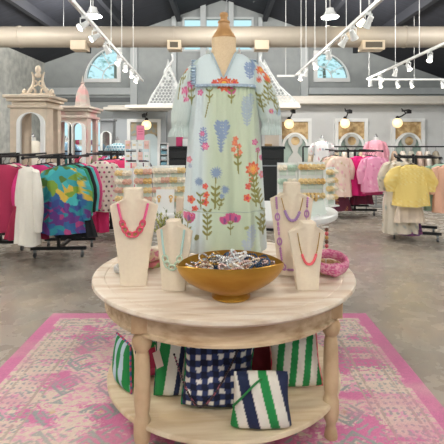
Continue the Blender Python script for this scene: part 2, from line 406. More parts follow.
# silver filigree gables over the checkout
m_fil = mat('silver_filigree', '#bfc3c3', .5, c2='#d6d9d8', nscale=12)
def gable(name, lab, pts, apex, s):
    Y = 11.6
    P = lambda a, b: (X_(a, Y), Z_(b, Y))
    base = 105
    o = [P(*q) for q in pts]
    xs = [q[0] for q in o]; x0, x1 = min(xs), max(xs); z0 = P(0, base)[1]
    t = thing(name, lab, 'ornament', (X_(apex, Y), Y, z0))
    T = Matrix.Translation((-X_(apex, Y), -Y, -z0))
    mb = MB(); mb.tube([(a, Y, b) for a, b in o], .03, 6, M=T); mb.bb(x0, x1, Y-.04, Y+.04, z0-.0, z0+.05, M=T)
    mb.build('frame', m_fil, t)
    xa = X_(apex, Y); zt = max(q[1] for q in o)
    def inside(x, z, m):
        n_ = len(o); c = False
        for i in range(n_):
            (xa_, za_), (xb_, zb_) = o[i], o[i-1]
            if (za_ > z) != (zb_ > z) and x < (xb_-xa_)*(z-za_)/(zb_-za_)+xa_: c = not c
            d_ = Vector((xb_-xa_, zb_-za_)); q = Vector((x-xa_, z-za_)); u = max(0, min(1, q.dot(d_)/max(d_.dot(d_), 1e-9)))
            if (q-d_*u).length < m: return False
        return c
    holes = []; r_ = .038; st = .092; row = 0; z = z0+.07
    while z < zt:
        x = x0+(st/2 if row % 2 else 0)
        while x < x1:
            if inside(x, z, r_+.012): holes.append([(x+r_*math.cos(k*PI/5), z+r_*math.sin(k*PI/5)) for k in range(10)])
            x += st
        z += st*.87; row += 1
    MB().add(*plate(o, holes, .03), M=T @ UP(Y)).build('scrollwork', m_fil, t, smooth=False)
    # curled finial
    q = Vector((xa, Y, Z_(70, Y))); c = []
    for k in range(22):
        a = k/21.; c.append((xa + s*(-.05 + .14*math.sin(a*5.5))*(1-.35*a), Y, Z_(80-26*a, Y)))
    MB().tube(c, [.05-.0012*k for k in range(22)], 6, M=T).build('finial', m_fil, t)
gable('ornamental_gable', 'silver filigree gable with curled tip left of the dress', [(148, 105), (152, 96), (160, 84), (166, 72), (168, 60), (172, 72), (177, 84), (185, 105)], 168, -1)
gable('ornamental_gable', 'silver filigree gable with curled tip right of the dress', [(250, 105), (258, 84), (262, 72), (264, 60), (270, 72), (279, 86), (290, 96), (299, 105)], 265, 1)
S(MB().bb(X_(126, 11.6), X_(300, 11.6), 11.5, 12.45, Z_(108, 11.6), Z_(105, 11.6)).build('trim_40', mat('ledge', '#d8d3ca', .6), smooth=False))
# black checkout counter behind the dress
YC = 7.2
t = thing('checkout_counter', 'long black checkout cabinet behind the dress', 'counter', ((X_(166, YC)+X_(284, YC))/2, YC, 0))
hw = (X_(284, YC)-X_(166, YC))/2; ztp = Z_(146.5, YC)
MB().bb(-hw, hw, 0, .7, .08, ztp-.04).build('body', m_black, t, smooth=False, bevel=.008)
MB().bb(-hw-.02, hw+.02, -.03, .73, ztp-.04, ztp).build('worktop', mat('black_top', '#0f1012', .25), t, smooth=False, bevel=.006)
MB().bb(-hw+.04, hw-.04, .04, .66, 0, .08).build('plinth', m_dark, t, smooth=False)
for i in range(4):
    dw = 2*hw/4; d0 = MB().bb(-hw+i*dw+.02, -hw+(i+1)*dw-.02, -.02, .0, .12, ztp-.22).build('door', mat('black_door', '#1f2022', .45), t, smooth=False, bevel=.006)
    MB().bb(-hw+i*dw+.1, -hw+(i+1)*dw-.1, -.035, -.02, ztp-.33, ztp-.31).build('handle', m_steel, d0, smooth=False)
    MB().bb(-hw+i*dw+.02, -hw+(i+1)*dw-.02, -.02, .0, ztp-.2, ztp-.07).build('drawer', mat('black_door', '#1f2022', .45), t, smooth=False, bevel=.006)
def smallbox(name, lab, cat, x0, x1, y0, y1, Y, m, dep=.25, group=None):
    a = W(x0, y1, Y); b = W(x1, y0, Y)
    o = MB().bb(-(b.x-a.x)/2, (b.x-a.x)/2, 0, dep, 0, b.z-a.z).build(name, m, smooth=False, bevel=.006, loc=((a.x+b.x)/2, Y, a.z))
    return tag(o, lab, cat, group)
Yt = YC+.12
smallbox('gift_box', 'magenta box on the black counter left of the dress', 'box', 176, 182, 135, 146.2, Yt, mat('magenta_card', '#c8386f', .6))
smallbox('gift_box', 'white box stack end beside the magenta box on the counter', 'box', 182.5, 190, 139, 146.2, Yt, m_white)
smallbox('display_screen', 'cream panel standing on the counter right of the dress', 'panel', 265, 279, 131, 146.2, Yt, mat('cream_panel', '#cfc5b8', .6), .05)
smallbox('wooden_tray', 'low tan tray in front of the cream panel', 'tray', 265, 272, 143.8, 146.2, YC+.02, mat('tan_tray', '#a98a5f', .6), .09)
# slim white shelf unit with pale blue goods
t = thing('shelf_unit', 'slim white shelf unit with pale blue goods left of the counter', 'shelf', W(163.5, 165, 7.0)*1)
t.location.z = 0; zz = Z_(143, 7.0)
fm = MB().bb(-.06, .06, 0, .25, 0, .02).bb(-.065, -.055, 0, .25, 0, zz).bb(.055, .065, 0, .25, 0, zz).bb(-.06, .06, .24, .25, 0, zz)
for k in range(8): fm.bb(-.06, .06, 0, .25, zz-.09*k-.012, zz-.09*k)
fm.build('frame', m_white, t, smooth=False)
for k in range(1, 5): MB().bb(-.045, .045, .02, .2, zz-.09*k+.001, zz-.09*k+.05).build('folded_stack', mat('blue_goods%d' % (k % 2), ('#7fb3c4', '#c7dbe0')[k % 2], .7), t, smooth=False, bevel=.006)

# ================================================================= KIOSK TOWERS
m_pinkish = mat('distressed_pink_cream', '#cfc3b6', .75, c2='#d4a9a6', nscale=3.5, contrast=(.45, .62))
m_cream = mat('carved_cream', '#cdbfac', .7, c2='#d8c8b4', nscale=8)
m_white_l = mat('white_arch_liner', '#eef0ef', .5)
def kiosk(lab, x0, x1, Y, dep, ytop, ycor, arches, m, name='display_kiosk'):
    a, b = X_(x0, Y), X_(x1, Y); zt = Z_(ytop, Y); zc = Z_(ycor, Y); xm = (a+b)/2
    t = thing(name, lab, 'kiosk', (xm, Y, 0))
    hw = (b-a)/2
    hs = []; 
    for (u, v, top) in arches:
        hs.append(archp(X_(u, Y)-xm, X_(v, Y)-xm, .3, Z_(top, Y)))
    fr = MB().add(*plate(rect(-hw, hw, 0, zc), hs, .1), M=UP(.05)).build('front_wall', m, t, smooth=False)
    for h in hs:
        MB().add(*plate(offs(h, .055), [offs(h, -.01)], .05), M=UP(-.02)).build('arch_trim', m_white_l, fr, smooth=False)
    MB().bb(-hw, -hw+.08, .1, dep, 0, zc).bb(hw-.08, hw, .1, .25, 0, zc).bb(hw-.08, hw, dep-.15, dep, 0, zc).build('side_wall', m, t, smooth=False)
    MB().bb(-hw-.03, hw+.03, -.04, dep+.04, zc, zc+.05).bb(-hw+.02, hw-.02, .0, dep, zc+.05, zt-.1).bb(-hw-.04, hw+.04, -.06, dep+.06, zt-.1, zt-.05).bb(-hw-.08, hw+.08, -.1, dep+.1, zt-.05, zt).build('cornice', m, t, smooth=False, bevel=.012)
    return t, xm, zt, hw
t, xm, zt, hw = kiosk('pink and cream distressed kiosk with arched openings and a spire, behind the left clothes racks', 46, 87, 8.2, .75, 106, 118, [(59, 69, 121.5), (73, 83, 123)], m_pinkish)
sxp = X_(77.5, 8.2)-xm; hs = Z_(65, 8.2)-zt
r0 = (X_(85.5, 8.2)-X_(69.5, 8.2))/2
MB().lathe([(r0*1.05, 0), (r0*1.05, .03), (r0*.97, .05), (r0*.93, .12), (r0*.84, .22), (r0*.7, .31), (r0*.5, .375), (r0*.3, .41), (.04, .43), (.03, .45), (.045, .475), (.02, .5), (.012, .58), (.004, .62)], 8, (sxp, .3, 0), M=Matrix.Translation((0, 0, zt))).build('spire', mat('spire_plaster', '#b9b1a8', .7, c2='#cf9f9c', nscale=3, stretch=(1, 1, 2), contrast=(.5, .65)), t, smooth=False)
t, xm, zt, hw = kiosk('ornate cream kiosk with a carved scroll crest at the far left', 10, 47, 6.9, .6, 95, 108, [(21, 42, 113)], m_cream)
zc0 = zt
mb = MB()
Yk = 6.9
cx = X_(35.5, Yk)-xm
for s in (-1, 1):   # carved crest: C-scrolls
    mb.tube([(cx+s*(.17-.10*math.sin(k/20*2.4)), .1, zt+.02+.36*k/20) for k in range(21)], [.035-.001*k for k in range(21)], 7)
    mb.torus(.055, .02, 14, 6, M=Matrix.Translation((cx+s*.10, .1, zt+.07)) @ Matrix.Rotation(PI/2, 4, 'X'))
    mb.torus(.04, .016, 14, 6, M=Matrix.Translation((cx+s*.05, .1, zt+.2)) @ Matrix.Rotation(PI/2, 4, 'X'))
mb.sphere((cx, .1, zt+.42), (.05, .04, .07)).sphere((cx, .1, zt+.33), (.06, .03, .04)).bb(cx-.25, cx+.25, .02, .18, zt, zt+.03)
for s in (-1, 1): mb.sphere((cx+s*.22, .1, zt+.06), (.04, .04, .05))
mb.build('crest', m_cream, t)
# grey kiosk with an oval mirror
t = thing('display_kiosk', 'narrow grey cabinet with white arched mirror beside the blue dress form', 'kiosk', (X_(106.5, 10.5), 10.5, 0))
hw = (X_(113, 10.5)-X_(100.5, 10.5))/2; zz = Z_(121, 10.5)
MB().bb(-hw, hw, 0, .3, 0, zz).bb(-hw-.03, hw+.03, -.03, .33, zz, zz+.05).build('body', mat('grey_cabinet', '#7f8386', .7), t, smooth=False, bevel=.01)
h = archp(-.09, .09, .9, Z_(131.5, 10.5))
f = MB().add(*plate(offs(h, .04), [h], .05), M=UP(-.03)).build('mirror_frame', m_white_l, t, smooth=False)
MB().add(*plate(h, [], .01), M=UP(-.015)).build('mirror_glass', mat('mirror', '#b0b5b8', .05, metal=.9), f, smooth=False)
# shelf with goods in the window opening
sh = MB().bb(px(62), px(103), YB-.6, YB-.13, pz(146), pz(144.5)).build('window_shelf', m_white, smooth=False)
tag(sh, 'long white shelf across the daylit window behind the left racks', 'shelf')
rr = random.Random(3)
cols = ['#d06a86', '#c9a04e', '#8f6d86', '#e7b9a5', '#7c8a6a', '#b44a6a', '#d8d0c0']
for k in range(11):
    x = px(64+3.5*k); c = cols[k % 7]; z0 = pz(144.5)
    b = MB().lathe([(.05, 0), (.07, .03), (.09, .08), (.07, .14), (.05, .15)], 12).build('gift_pot', mat('pot'+c, c, .5), loc=(x, YB-.35, z0))
    tag(b, 'small coloured pot in the row on the window shelf', 'pot', 'pots on the window shelf')
p = thing('picture', 'small dark green picture on the wall seen through the cream kiosk', 'picture', W(35, 133, 13.9))
MB().bb(-.19, .19, .0, .04, 0, .3).build('picture_frame', mat('dark_green', '#24402c', .7, c2='#3d5a3a', nscale=14), p, smooth=False, bevel=.01)

# trees outside, seen through the arched windows
def tree(x, y, lab, seed):
    r = random.Random(seed); t = thing('tree', lab, 'tree', (x, y, 0))
    MB().tube([(0, 0, 0), (.1, 0, 2), (0, .1, 4.6)], [.16, .13, .05], 8).build('trunk', mat('bark', '#8c8378', .9), t)
    mb = MB()
    for k in range(420):
        a = r.random()*2*PI; q = r.random()**.5*1.35; z = 3.0+r.random()*2.6
        c = Vector((q*math.cos(a), q*math.sin(a), z)); s = .05+r.random()*.08
        R = Matrix.Translation(c) @ Matrix.Rotation(r.random()*6, 4, 'Z') @ Matrix.Rotation(r.random()*3, 4, 'X')
        mb.add([(-s, 0, 0), (0, s*.5, .01), (s, 0, 0), (0, -s*.5, -.01)], [(0, 1, 2), (0, 2, 3)], R)
    mb.build('foliage', mat('daylit_white_leaves', '#dfeae6', .8, c2='#f4fbfa', nscale=3), t)  # near-white leaf colour carries the glare of overexposed daylight
tree(-4.3, 17.3, 'tree with daylight painted into its pale leaves, outside behind the left arched window', 5)
tree(4.1, 17.3, 'tree with daylight painted into its pale leaves, outside behind the right arched window', 9)
S(MB().bb(-14, 14, YB+.2, 30, -.12, -.02).build('ground_outside', mat('outside_ground', '#a9b29a', .9), smooth=False))
# ================================================================= CLOTHES
NPR = np.random.RandomState(4)
def solid(h, v=.06):
    c = L(h)
    return lambda P: c*(1 + v*np.sin(P[:, :1]*31+P[:, 2:]*9))
def vor(P, pts, colors):
    q = P[:, [0, 2]]
    d = ((q[:, None, :]-pts[None])**2).sum(-1); i = d.argmin(1)
    return colors[i]
def patches(seed, hexes, w=.35, h=.85, n=26, zfn=None):
    r = np.random.RandomState(seed); pts = np.stack([r.uniform(-w, w, n), r.uniform(-h, .05, n)], 1)
    C = np.array([lin(x) for x in hexes]); 
    if zfn is not None: ci = np.array([zfn(p, r) for p in pts])
    else: ci = r.randint(0, len(C), n)
    cc = C[ci]
    return lambda P: vor(P + .02*np.sin(P[:, [2, 0, 1]]*25), pts, cc)
def dots(base, ds, step=.075, rad=.017):
    b = L(base); D = np.array([lin(x) for x in ds])
    def f(P):
        x, z = P[:, 0], P[:, 2]; j = np.floor(z/step); xx = x + (j % 2)*step/2; i = np.floor(xx/step)
        d = np.hypot(xx-(i+.5)*step, z-(j+.5)*step)
        c = D[((i*3+j*5) % len(D)).astype(int)]
        return np.where((d < rad)[:, None], c, b)
    return f
def floral(base, ds, n=60, rad=.03, seed=1, w=.4, h=1.2):
    b = L(base); r = np.random.RandomState(seed); pts = np.stack([r.uniform(-w, w, n), r.uniform(-h, .05, n)], 1)
    C = np.array([lin(x) for x in ds]); ci = r.randint(0, len(C), n); rd = r.uniform(.5, 1.1, n)*rad
    def f(P):
        q = P[:, [0, 2]]; d2 = ((q[:, None, :]-pts[None])**2).sum(-1); i = d2.argmin(1)
        return np.where((np.sqrt(d2.min(1)) < rd[i])[:, None], C[ci[i]], b)
    return f
def plaid(a, b2, c3, st=.06):
    A, B, C = L(a), L(b2), L(c3)
    def f(P):
        u = (P[:, 0] % st) < st*.5; v = (P[:, 2] % st) < st*.5
        return np.where((u & v)[:, None], A, np.where((u | v)[:, None], B, C))
    return f

def body_rings(prof, amp, k, seed, n=60, zsub=6):
    r = random.Random(seed); ph = [r.random()*6 for _ in range(4)]
    P = []
    for i in range(len(prof)-1):
        for s in range(zsub):
            t = s/zsub; P.append([prof[i][j]*(1-t)+prof[i+1][j]*t for j in range(3)])
    P.append(prof[-1]); Lz = abs(prof[-1][0]) + 1e-6; rings = []
    for z, hw, hd in P:
        g = min(1, abs(z)/Lz*1.3); ring = []
        for j in range(n):
            a = 2*PI*j/n
            rip = 1 + amp*g*(math.sin(k*a+ph[0]+z*2)+.5*math.sin((k*.6)*a+ph[1]))
            c, s = math.cos(a), math.sin(a)
            ring.append((hw*math.copysign(abs(c)**.85, c)*(1+.02*g*math.sin(5*z*3+ph[2])), hd*s*rip, z + (.008*g*math.sin(3*a+ph[3]))))
        rings.append(ring)
    return rings
HANG = None
def hanger(parent, w=.19):
    mb = MB()
    mb.tube([(-w, 0, -.055), (-w*.5, 0, -.03), (0, 0, 0), (w*.5, 0, -.03), (w, 0, -.055)], .011, 6)
    mb.tube([(0, 0, 0), (0, 0, .04), (.02, 0, .055), (.025, 0, .075), (.0, 0, .095), (-.025, 0, .08)], .0035, 5)
    return mb.build('hanger', m_dark, parent)
def top(lab, colf, Lt=.65, hw=.24, hem=.27, slv=.45, sw=.075, amp=.12, cat='top', group=None, name='blouse', res=1, seed=1, cuff=None, neck=.07, puff=0):
    t = thing(name, lab, cat, group=group)
    prof = [(-.01, neck, .035), (-.03, neck+.04, .05), (-.06, hw*.8, .06), (-.1, hw*.88, .07), (-.2, hw*.9, .085), (-Lt*.5, (hw+hem)*.46, .095), (-Lt*.8, hem*.97, .11), (-Lt, hem, .12)]
    bo = MB().loft(body_rings(prof, amp, 9, seed, 60*res, 6*res))
    bo.build('body', m_vc, t, col=colf)
    if slv:
        for s in (-1, 1):
            rg = []; N = 12
            for i in range(N*res+1):
                f = i/N/res; cx = s*(hw*.72+.04+ (.05+.03*slv)*math.sin(min(1, f*1.5)*PI/2)); cz = -.05 - slv*f*.97
                w = sw*(.75+.35*math.sin(PI*min(1, f*1.1))+puff*math.sin(PI*f)) if f < .93 else sw*.72
                rg.append([(cx+w*math.cos(2*PI*j/14)*(1+.08*math.sin(3*j+i/res)), .01+w*.75*math.sin(2*PI*j/14), cz+.35*w*math.cos(2*PI*j/14)*-s*(1-f)) for j in range(14)])
            MB().loft(rg).build('sleeve', m_vc, t, col=colf)
    hanger(t, hw*.75)
    return t
def skirt(lab, colf, Lt=.6, w0=.16, w1=.24, amp=.2, cat='skirt', name='skirt', seed=2, z0=0, legs=False, group=None):
    t = thing(name, lab, cat, group=group)
    if legs:
        for s in (-1, 1):
            MB().loft([[(s*w0*.5+x, y, z) for x, y, z in r] for r in body_rings([(-.03, w0*.52, .05), (-.25, w0*.55, .07), (-Lt, w1*.45, .07)], .08, 5, seed+s, 24)]).build('trouser_leg', m_vc, t, col=colf)
        MB().loft(body_rings([(-.0, w0, .04), (-.05, w0, .05), (-.12, w0*1.02, .06)], 0, 5, seed, 24, 1)).build('waistband', m_vc, t, col=colf)
    else:
        MB().loft(body_rings([(-.0, w0, .04), (-.04, w0, .05), (-.05, w0*1.02, .06), (-Lt*.5, (w0+w1)/2, .08), (-Lt, w1, .11)], amp, 12, seed)).build('body', m_vc, t, col=colf)
        MB().loft(body_rings([(.01, w0*1.01, .045), (-.04, w0*1.01, .053)], 0, 5, seed, 24, 1)).build('waistband', m_vc, t, col=colf)
    hanger(t, w0*.9)
    return t
def put(t, x, y, z, rz=0):
    t.location = (x, y, z-.095); t.rotation_euler = (0, 0, rz); return t

def rack(lab, x, y, rz, zr, half=.26, arm=.8, w=.24, wheels=((-1, -1), (1, -1), (-1, 1), (1, 1)), foot=.3):
    t = thing('garment_rack', lab, 'clothes rack', (x, y, 0), rz)
    mb = MB()
    for s in (-1, 1): mb.bb(-foot-.05, foot+.05, s*half-.02, s*half+.02, .10, .14)
    mb.bb(-.02, .02, -half, half, .10, .14)
    mb.build('base', m_dark, t, smooth=False)
    for s in (-1, 1): MB().bb(-.018, .018, s*half-.018, s*half+.018, .12, zr+.02).build('upright', m_dark, t, smooth=False)
    for s in (-1, 1): MB().bb(-w-.02, w+.02, s*half-.015, s*half+.015, zr-.03, zr).build('cross_bar', m_dark, t, smooth=False)
    for s in (-1, 1):
        MB().tube([(s*w, -arm, zr), (s*w, arm, zr)], .014, 8).sphere((s*w, -arm, zr), .022).build('hang_rail', m_dark, t)
    for sx, sy in wheels:
        c = MB().bb(sx*foot-.015, sx*foot+.015, sy*half-.015, sy*half+.015, .06, .10).build('caster', m_steel, t, smooth=False)
        MB().lathe([(.0, -.014), (.032, -.014), (.035, -.008), (.035, .008), (.032, .014), (0, .014)], 16, M=Matrix.Translation((sx*foot, sy*half, .035)) @ Matrix.Rotation(PI/2, 4, 'Y')).build('wheel', mat('wheel_grey', '#55585a', .4), c)
    return t
ZR = 1.31
# --- rack A (near left)
rack('black rolling rack holding the multicoloured blouse at the left', -2.13, 5.85, .06, ZR)
multi = ['#7fa13e', '#3fa3ad', '#2f8f9b', '#35679d', '#6a3a86', '#b0447f', '#d8b64c', '#557a3a', '#47b5b8', '#3f4f8f']
def zsel(p, r):
    z = p[1]
    if z > -.25: return r.choice([0, 1, 6, 7, 1, 8])
    if z > -.45: return r.choice([1, 2, 8, 6, 0, 3])
    return r.choice([4, 5, 4, 3, 9, 5, 2])
xa = -1.9
put(top('multicoloured patchwork blouse in green, teal and purple at the front of its rack', patches(11, multi, .36, .85, 150, zsel), .80, .215, .27, .62, .082, seed=3, amp=.16, res=4), xa, 5.16, ZR, .0)
lab_t = [('teal long-sleeved blouse hanging right behind the patchwork blouse', '#2fa3a3', .80), ('green cardigan behind the teal blouse', '#2f8f63', .78), ('black blouse deep in the rack behind the green cardigan', '#1c1d22', .8),
         ('aqua blouse near the back of the patchwork rack', '#57b7b9', .7), ('pink blouse at the back of the patchwork rack', '#d2447c', .7)]
for i, (lb, c, ln) in enumerate(lab_t):
    put(top(lb, solid(c), ln, .20, .225, .6, .06, seed=20+i), xa-.04, 5.34+.13*i, ZR, .03*(-1)**i)
put(skirt('black full skirt hanging low behind the patchwork blouse', solid('#14151b'), .42, .15, .26, .2, seed=8), xa+.12, 5.27, .86)
xb = -2.42
put(top('cream long blouse with loose sleeves at the far left', solid('#e9e4da', .03), .92, .2, .2, .72, .07, seed=5, amp=.12), -2.3, 5.12, ZR, -.75)
put(top('bright pink blouse behind the cream blouse', solid('#d2317a'), .68, .21, .24, .55, .07, seed=6), -2.31, 5.42, ZR, .05)
put(top('teal striped blouse between the pink and patchwork blouses', solid('#4a9aa5'), .66, .21, .22, .5, .06, seed=7), -2.33, 5.58, ZR)
put(skirt('dark red skirt hanging low under the cream blouse', solid('#9c2445'), .38, .17, .27, .2, seed=9), -2.38, 5.27, .80)
put(top('maroon blouse at the back of the left arm', solid('#7c2440'), .75, .22, .25, .5, seed=17), -2.34, 5.74, ZR)
put(top('white blouse at the back of the left arm', solid('#e5e2dc'), .8, .22, .24, .5, seed=18), -2.35, 5.92, ZR)
# beyond the photo's rounded border
rack('black rolling rack at the extreme left edge', -3.05, 6.2, 0, ZR)
put(top('crimson blouse at the extreme left edge', solid('#a82c52'), .85, .24, .27, .55, seed=31), -2.78, 5.5, ZR, .1)
put(top('cream knit blouse behind the crimson one at the left edge', solid('#ddd3c2'), .8, .23, .25, .55, seed=32), -2.8, 5.68, ZR)
put(top('rose blouse at the back of the left edge rack', solid('#c8577f'), .8, .23, .25, .55, seed=33), -2.82, 5.86, ZR)
put(top('blue blouse on the outer arm at the left edge', solid('#3b6f9b'), .8, .23, .25, .55, seed=34), -3.28, 5.6, ZR)
# --- rack B
rack('black rolling rack holding the polka dot blouse', -1.78, 7.15, .05, ZR)
put(top('cream blouse with pink and dark polka dots', dots('#ece3d6', ['#c4447a', '#5a4552', '#d88aa6', '#6c5b50'], .07, .016), .76, .21, .25, .5, .07, seed=12, amp=.1, res=3), X_(101, 6.5), 6.5, ZR+.0)
put(skirt('bright pink trousers hanging below the polka dot blouse', solid('#d92f6f'), .72, .15, .2, legs=True, cat='trousers', name='trousers'), X_(98.5, 6.62), 6.62, .93+.0)
for i, (lb, c, ln) in enumerate([('coral pink blouse just behind the polka dot blouse', '#e0527c', .72), ('pink floral blouse second behind the polka dot blouse', '#d9567f', .66), ('rose blouse third behind the polka dot blouse', '#c9406c', .62), ('pale pink blouse fourth behind the polka dot blouse', '#e6a3b4', .6), ('navy blouse at the back of the polka dot rack', '#2b3150', .75)]):
    put(top(lb, solid(c) if i != 1 else floral(c, ['#f2b6c2', '#b52a58']), ln, .2, .22, .5, .06, seed=40+i), X_(101, 6.5)+.02*i, 6.74+.12*i, ZR)
xr = -1.54
put(top('hot pink blouse on the right arm beside the polka dot blouse', solid('#e23a74'), .62, .2, .22, .48, .07, seed=50), xr-.02, 6.72, ZR, -.5)
put(top('black long dress at the right end of the polka dot rack', solid('#121318'), 1.0, .2, .24, .4, .06, seed=51, cat='dress', name='dress'), xr+.02, 6.95, ZR, -.2)
put(top('purple and rose blouse behind the black long dress', floral('#4a3140', ['#b0567a', '#8a5a86']), .8, .2, .22, .4, .06, seed=52), xr+.06, 7.15, ZR)
put(top('grey blouse at the far end beside the earring display', solid('#5f5b62'), .8, .2, .22, .4, .06, seed=53), xr+.08, 7.35, ZR)

# --- back left long rail, garments side-on
def rail(lab, x0, x1, y, zr=1.33):
    t = thing('garment_rail', lab, 'clothes rack', ((x0+x1)/2, y, 0)); h = (x1-x0)/2
    MB().tube([(-h, 0, zr), (h, 0, zr)], .016, 8).tube([(-h, 0, .2), (h, 0, .2)], .012, 8).build('hang_rail', m_dark, t)
    for s in (-1, 1):
        MB().bb(s*h-.018, s*h+.018, -.018, .018, .05, zr).build('upright', m_dark, t, smooth=False)
        MB().bb(s*h-.02, s*h+.02, -.28, .28, .02, .06).build('foot', m_dark, t, smooth=False)
rail('long black rail of mixed blouses behind the left racks', -3.6, -1.75, 9.2, 1.28)
hues = ['#d5447a', '#f0d9d4', '#3b9a9c', '#26272e', '#c2335c', '#e9e2d6', '#e27c9b', '#7aa04c', '#b2306a', '#8fb7c4', '#c98a4e', '#ece7e0', '#d94f86', '#30334a']
names = ['hot pink', 'blush', 'teal', 'black', 'crimson', 'cream', 'rose', 'olive green', 'magenta', 'sky blue', 'tan', 'white', 'bright pink', 'navy']
for i in range(14):
    put(top('%s blouse seen edge-on, %s on the left back rail' % (names[i], 'leftmost' if i == 0 else 'rightmost' if i == 13 else 'between its neighbours'), solid(hues[i]), .72, .2, .23, .5, .06, seed=60+i, group='blouses on the long left back rail'), -3.5+.125*i, 9.2, 1.28, PI/2-.25)

# --- dress forms at the back
m_form = mat('form_fabric', '#cfd2d0', .7)
def form(lab, pxx, Y, ytop, Lt, colf, slv, group=None, under=None, hw=.2):
    t = thing('dress_form', lab + ', shop mannequin', 'mannequin', (X_(pxx, Y), Y, 0)); zt = Z_(ytop, Y)
    MB().lathe([(.22, 0), (.22, .02), (.03, .03)], 20).build('base', m_steel, t)
    MB().tube([(0, 0, .03), (0, 0, zt-.5)], .014, 8).build('pole', m_steel, t)
    rg = [[(a*math.cos(2*PI*j/20), b*math.sin(2*PI*j/20), z) for j in range(20)] for z, a, b in ((zt-.7, .14, .1), (zt-.45, .115, .085), (zt-.3, .15, .1), (zt-.16, .17, .09), (zt-.1, .11, .06), (zt-.07, .055, .05), (zt, .05, .045))]
    MB().loft(rg).build('torso', m_form, t)
    MB().lathe([(.05, 0), (.04, .02), (.015, .04), (.02, .06), (.004, .08)], 12, (0, 0, zt)).build('neck_cap', m_steel, t)
    g = top(lab, colf, Lt, hw, hw*1.15, slv, .06, seed=int(pxx), cat='dress' if Lt > .7 else 'top', name='dress' if Lt > .7 else 'blouse', neck=.08)
    for ch in list(g.children):
        if ch.name.startswith('hanger'): bpy.data.objects.remove(ch)
        elif ch.name.startswith('body'): ch.scale = (1, 1.6, 1)
    g.location = (X_(pxx, Y), Y, zt-.06)
form('pale blue tie-dye top on a dress form by the grey cabinet', 117.5, 9.4, 140, .62, dots('#cfe0e6', ['#5fa9bd', '#7bb8c8', '#4a8fa8'], .06, .02), .3)
form('white floral dress on a dress form between two glazed doors', 322, 9.9, 138, .85, floral('#dcdcdc', ['#c98a90', '#8f9cab', '#e8c8c4'], 90, .025, 5), .28)
form('pink jacket on a dress form behind the right racks', 376, 9.9, 137, .6, floral('#e3a0b0', ['#f0c9cf', '#cf7b92'], 60, .02, 6), .45)
form('blue top on a dress form inside the pink kiosk', 66, 9.4, 139, .7, solid('#7ea3bd'), .3)
form('cream top on a dress form at the far left', 33, 8.2, 137, .6, solid('#d9d3c6'), .3)

# --- rack C
rack('black rolling rack with the pink blouse, middle right', 2.68, 8.95, -.05, ZR, half=.28, w=.38, foot=.38)
xc1, xc2 = X_(340, 8.35), X_(374, 8.3)
put(top('pale pink and cream ruffled dress at the front of the middle right rack', floral('#e6cdbf', ['#e0a8b4', '#c9b389', '#efe2d6'], 80, .03, 7), .78, .2, .24, .42, .08, seed=70, cat='dress', name='dress'), xc1, 8.3, ZR, .35)
for i, (lb, c, f2) in enumerate([('cream patterned dress behind the pale pink ruffled dress', '#d8c6ae', 1), ('blush long dress behind the cream patterned dress', '#dcaead', 0), ('olive and rose floral dress deeper on that arm', '#9c8a6c', 1), ('dark floral long dress at the back of that arm', '#50303f', 1)]):
    put(top(lb, floral(c, ['#b45a74', '#e9d9c0', '#7c8a72'], 70, .03, 9+i) if f2 else solid(c), .95+.04*i, .2, .24, .4, .07, seed=75+i, cat='dress', name='dress'), xc1-.02+.012*i, 8.5+.14*i, ZR, .2)
put(skirt('maroon floral skirt hanging low below the pale dresses', floral('#6b2f45', ['#c98a5e', '#a84d6e'], 80, .02, 3), .42, .16, .28, .15, seed=13), xc1-.02, 8.42, .66)
put(top('hot pink blouse at the left of the light pink blouse', solid('#d81f78'), .78, .2, .22, .5, .07, seed=81), X_(358, 8.5), 8.5, ZR, .5)
put(skirt('dark wine skirt below the hot pink blouse', solid('#6e2b44'), .5, .17, .25, .2, seed=14), X_(364, 8.46), 8.62, .84)
put(top('light pink floral blouse with full sleeves at the front of the middle right rack', floral('#e79cbd', ['#f2c3d4', '#d878a4'], 90, .022, 8), .68, .21, .27, .5, .085, seed=82, amp=.14), xc2, 8.25, ZR)
for i, c in enumerate(['#d44f86', '#a03060', '#ccb8a4', '#c9a3a0']):
    put(top(['rose', 'wine red', 'sand', 'dusty pink'][i] + ' blouse queued behind the light pink floral blouse', solid(c), .75, .2, .22, .45, .06, seed=90+i), xc2+.01*i, 8.44+.14*i, ZR)
# --- back right rail
rail('long black rail of pale clothes behind the right racks', 1.95, 5.6, 10.4, 1.36)
bh = ['#d6c5ae', '#b9a88c', '#8d8a80', '#c8b8a0', '#e3d8c8', '#a6a79f', '#cdb59a', '#e0c9c4', '#9a8f7c', '#d9cdbb', '#c2ab95', '#ddd3c6', '#b6b3a6', '#d6bcae', '#e2dacf', '#a39a89']
bn = ['oatmeal', 'khaki', 'grey', 'sand', 'ivory', 'stone grey', 'camel', 'blush', 'olive brown', 'bone', 'mushroom', 'off-white', 'sage grey', 'peach', 'chalk', 'taupe']
for i in range(16):
    put(top('%s dress seen edge-on on the long back rail at the right' % bn[i], floral(bh[i], ['#f1eae0', '#8e8a80', '#caa59a'], 70, .022, i), .85, .2, .23, .4, .06, seed=100+i, cat='dress', name='dress', group='dresses on the long right back rail'), 2.15+.2*i, 10.4, 1.36, PI/2-.3)
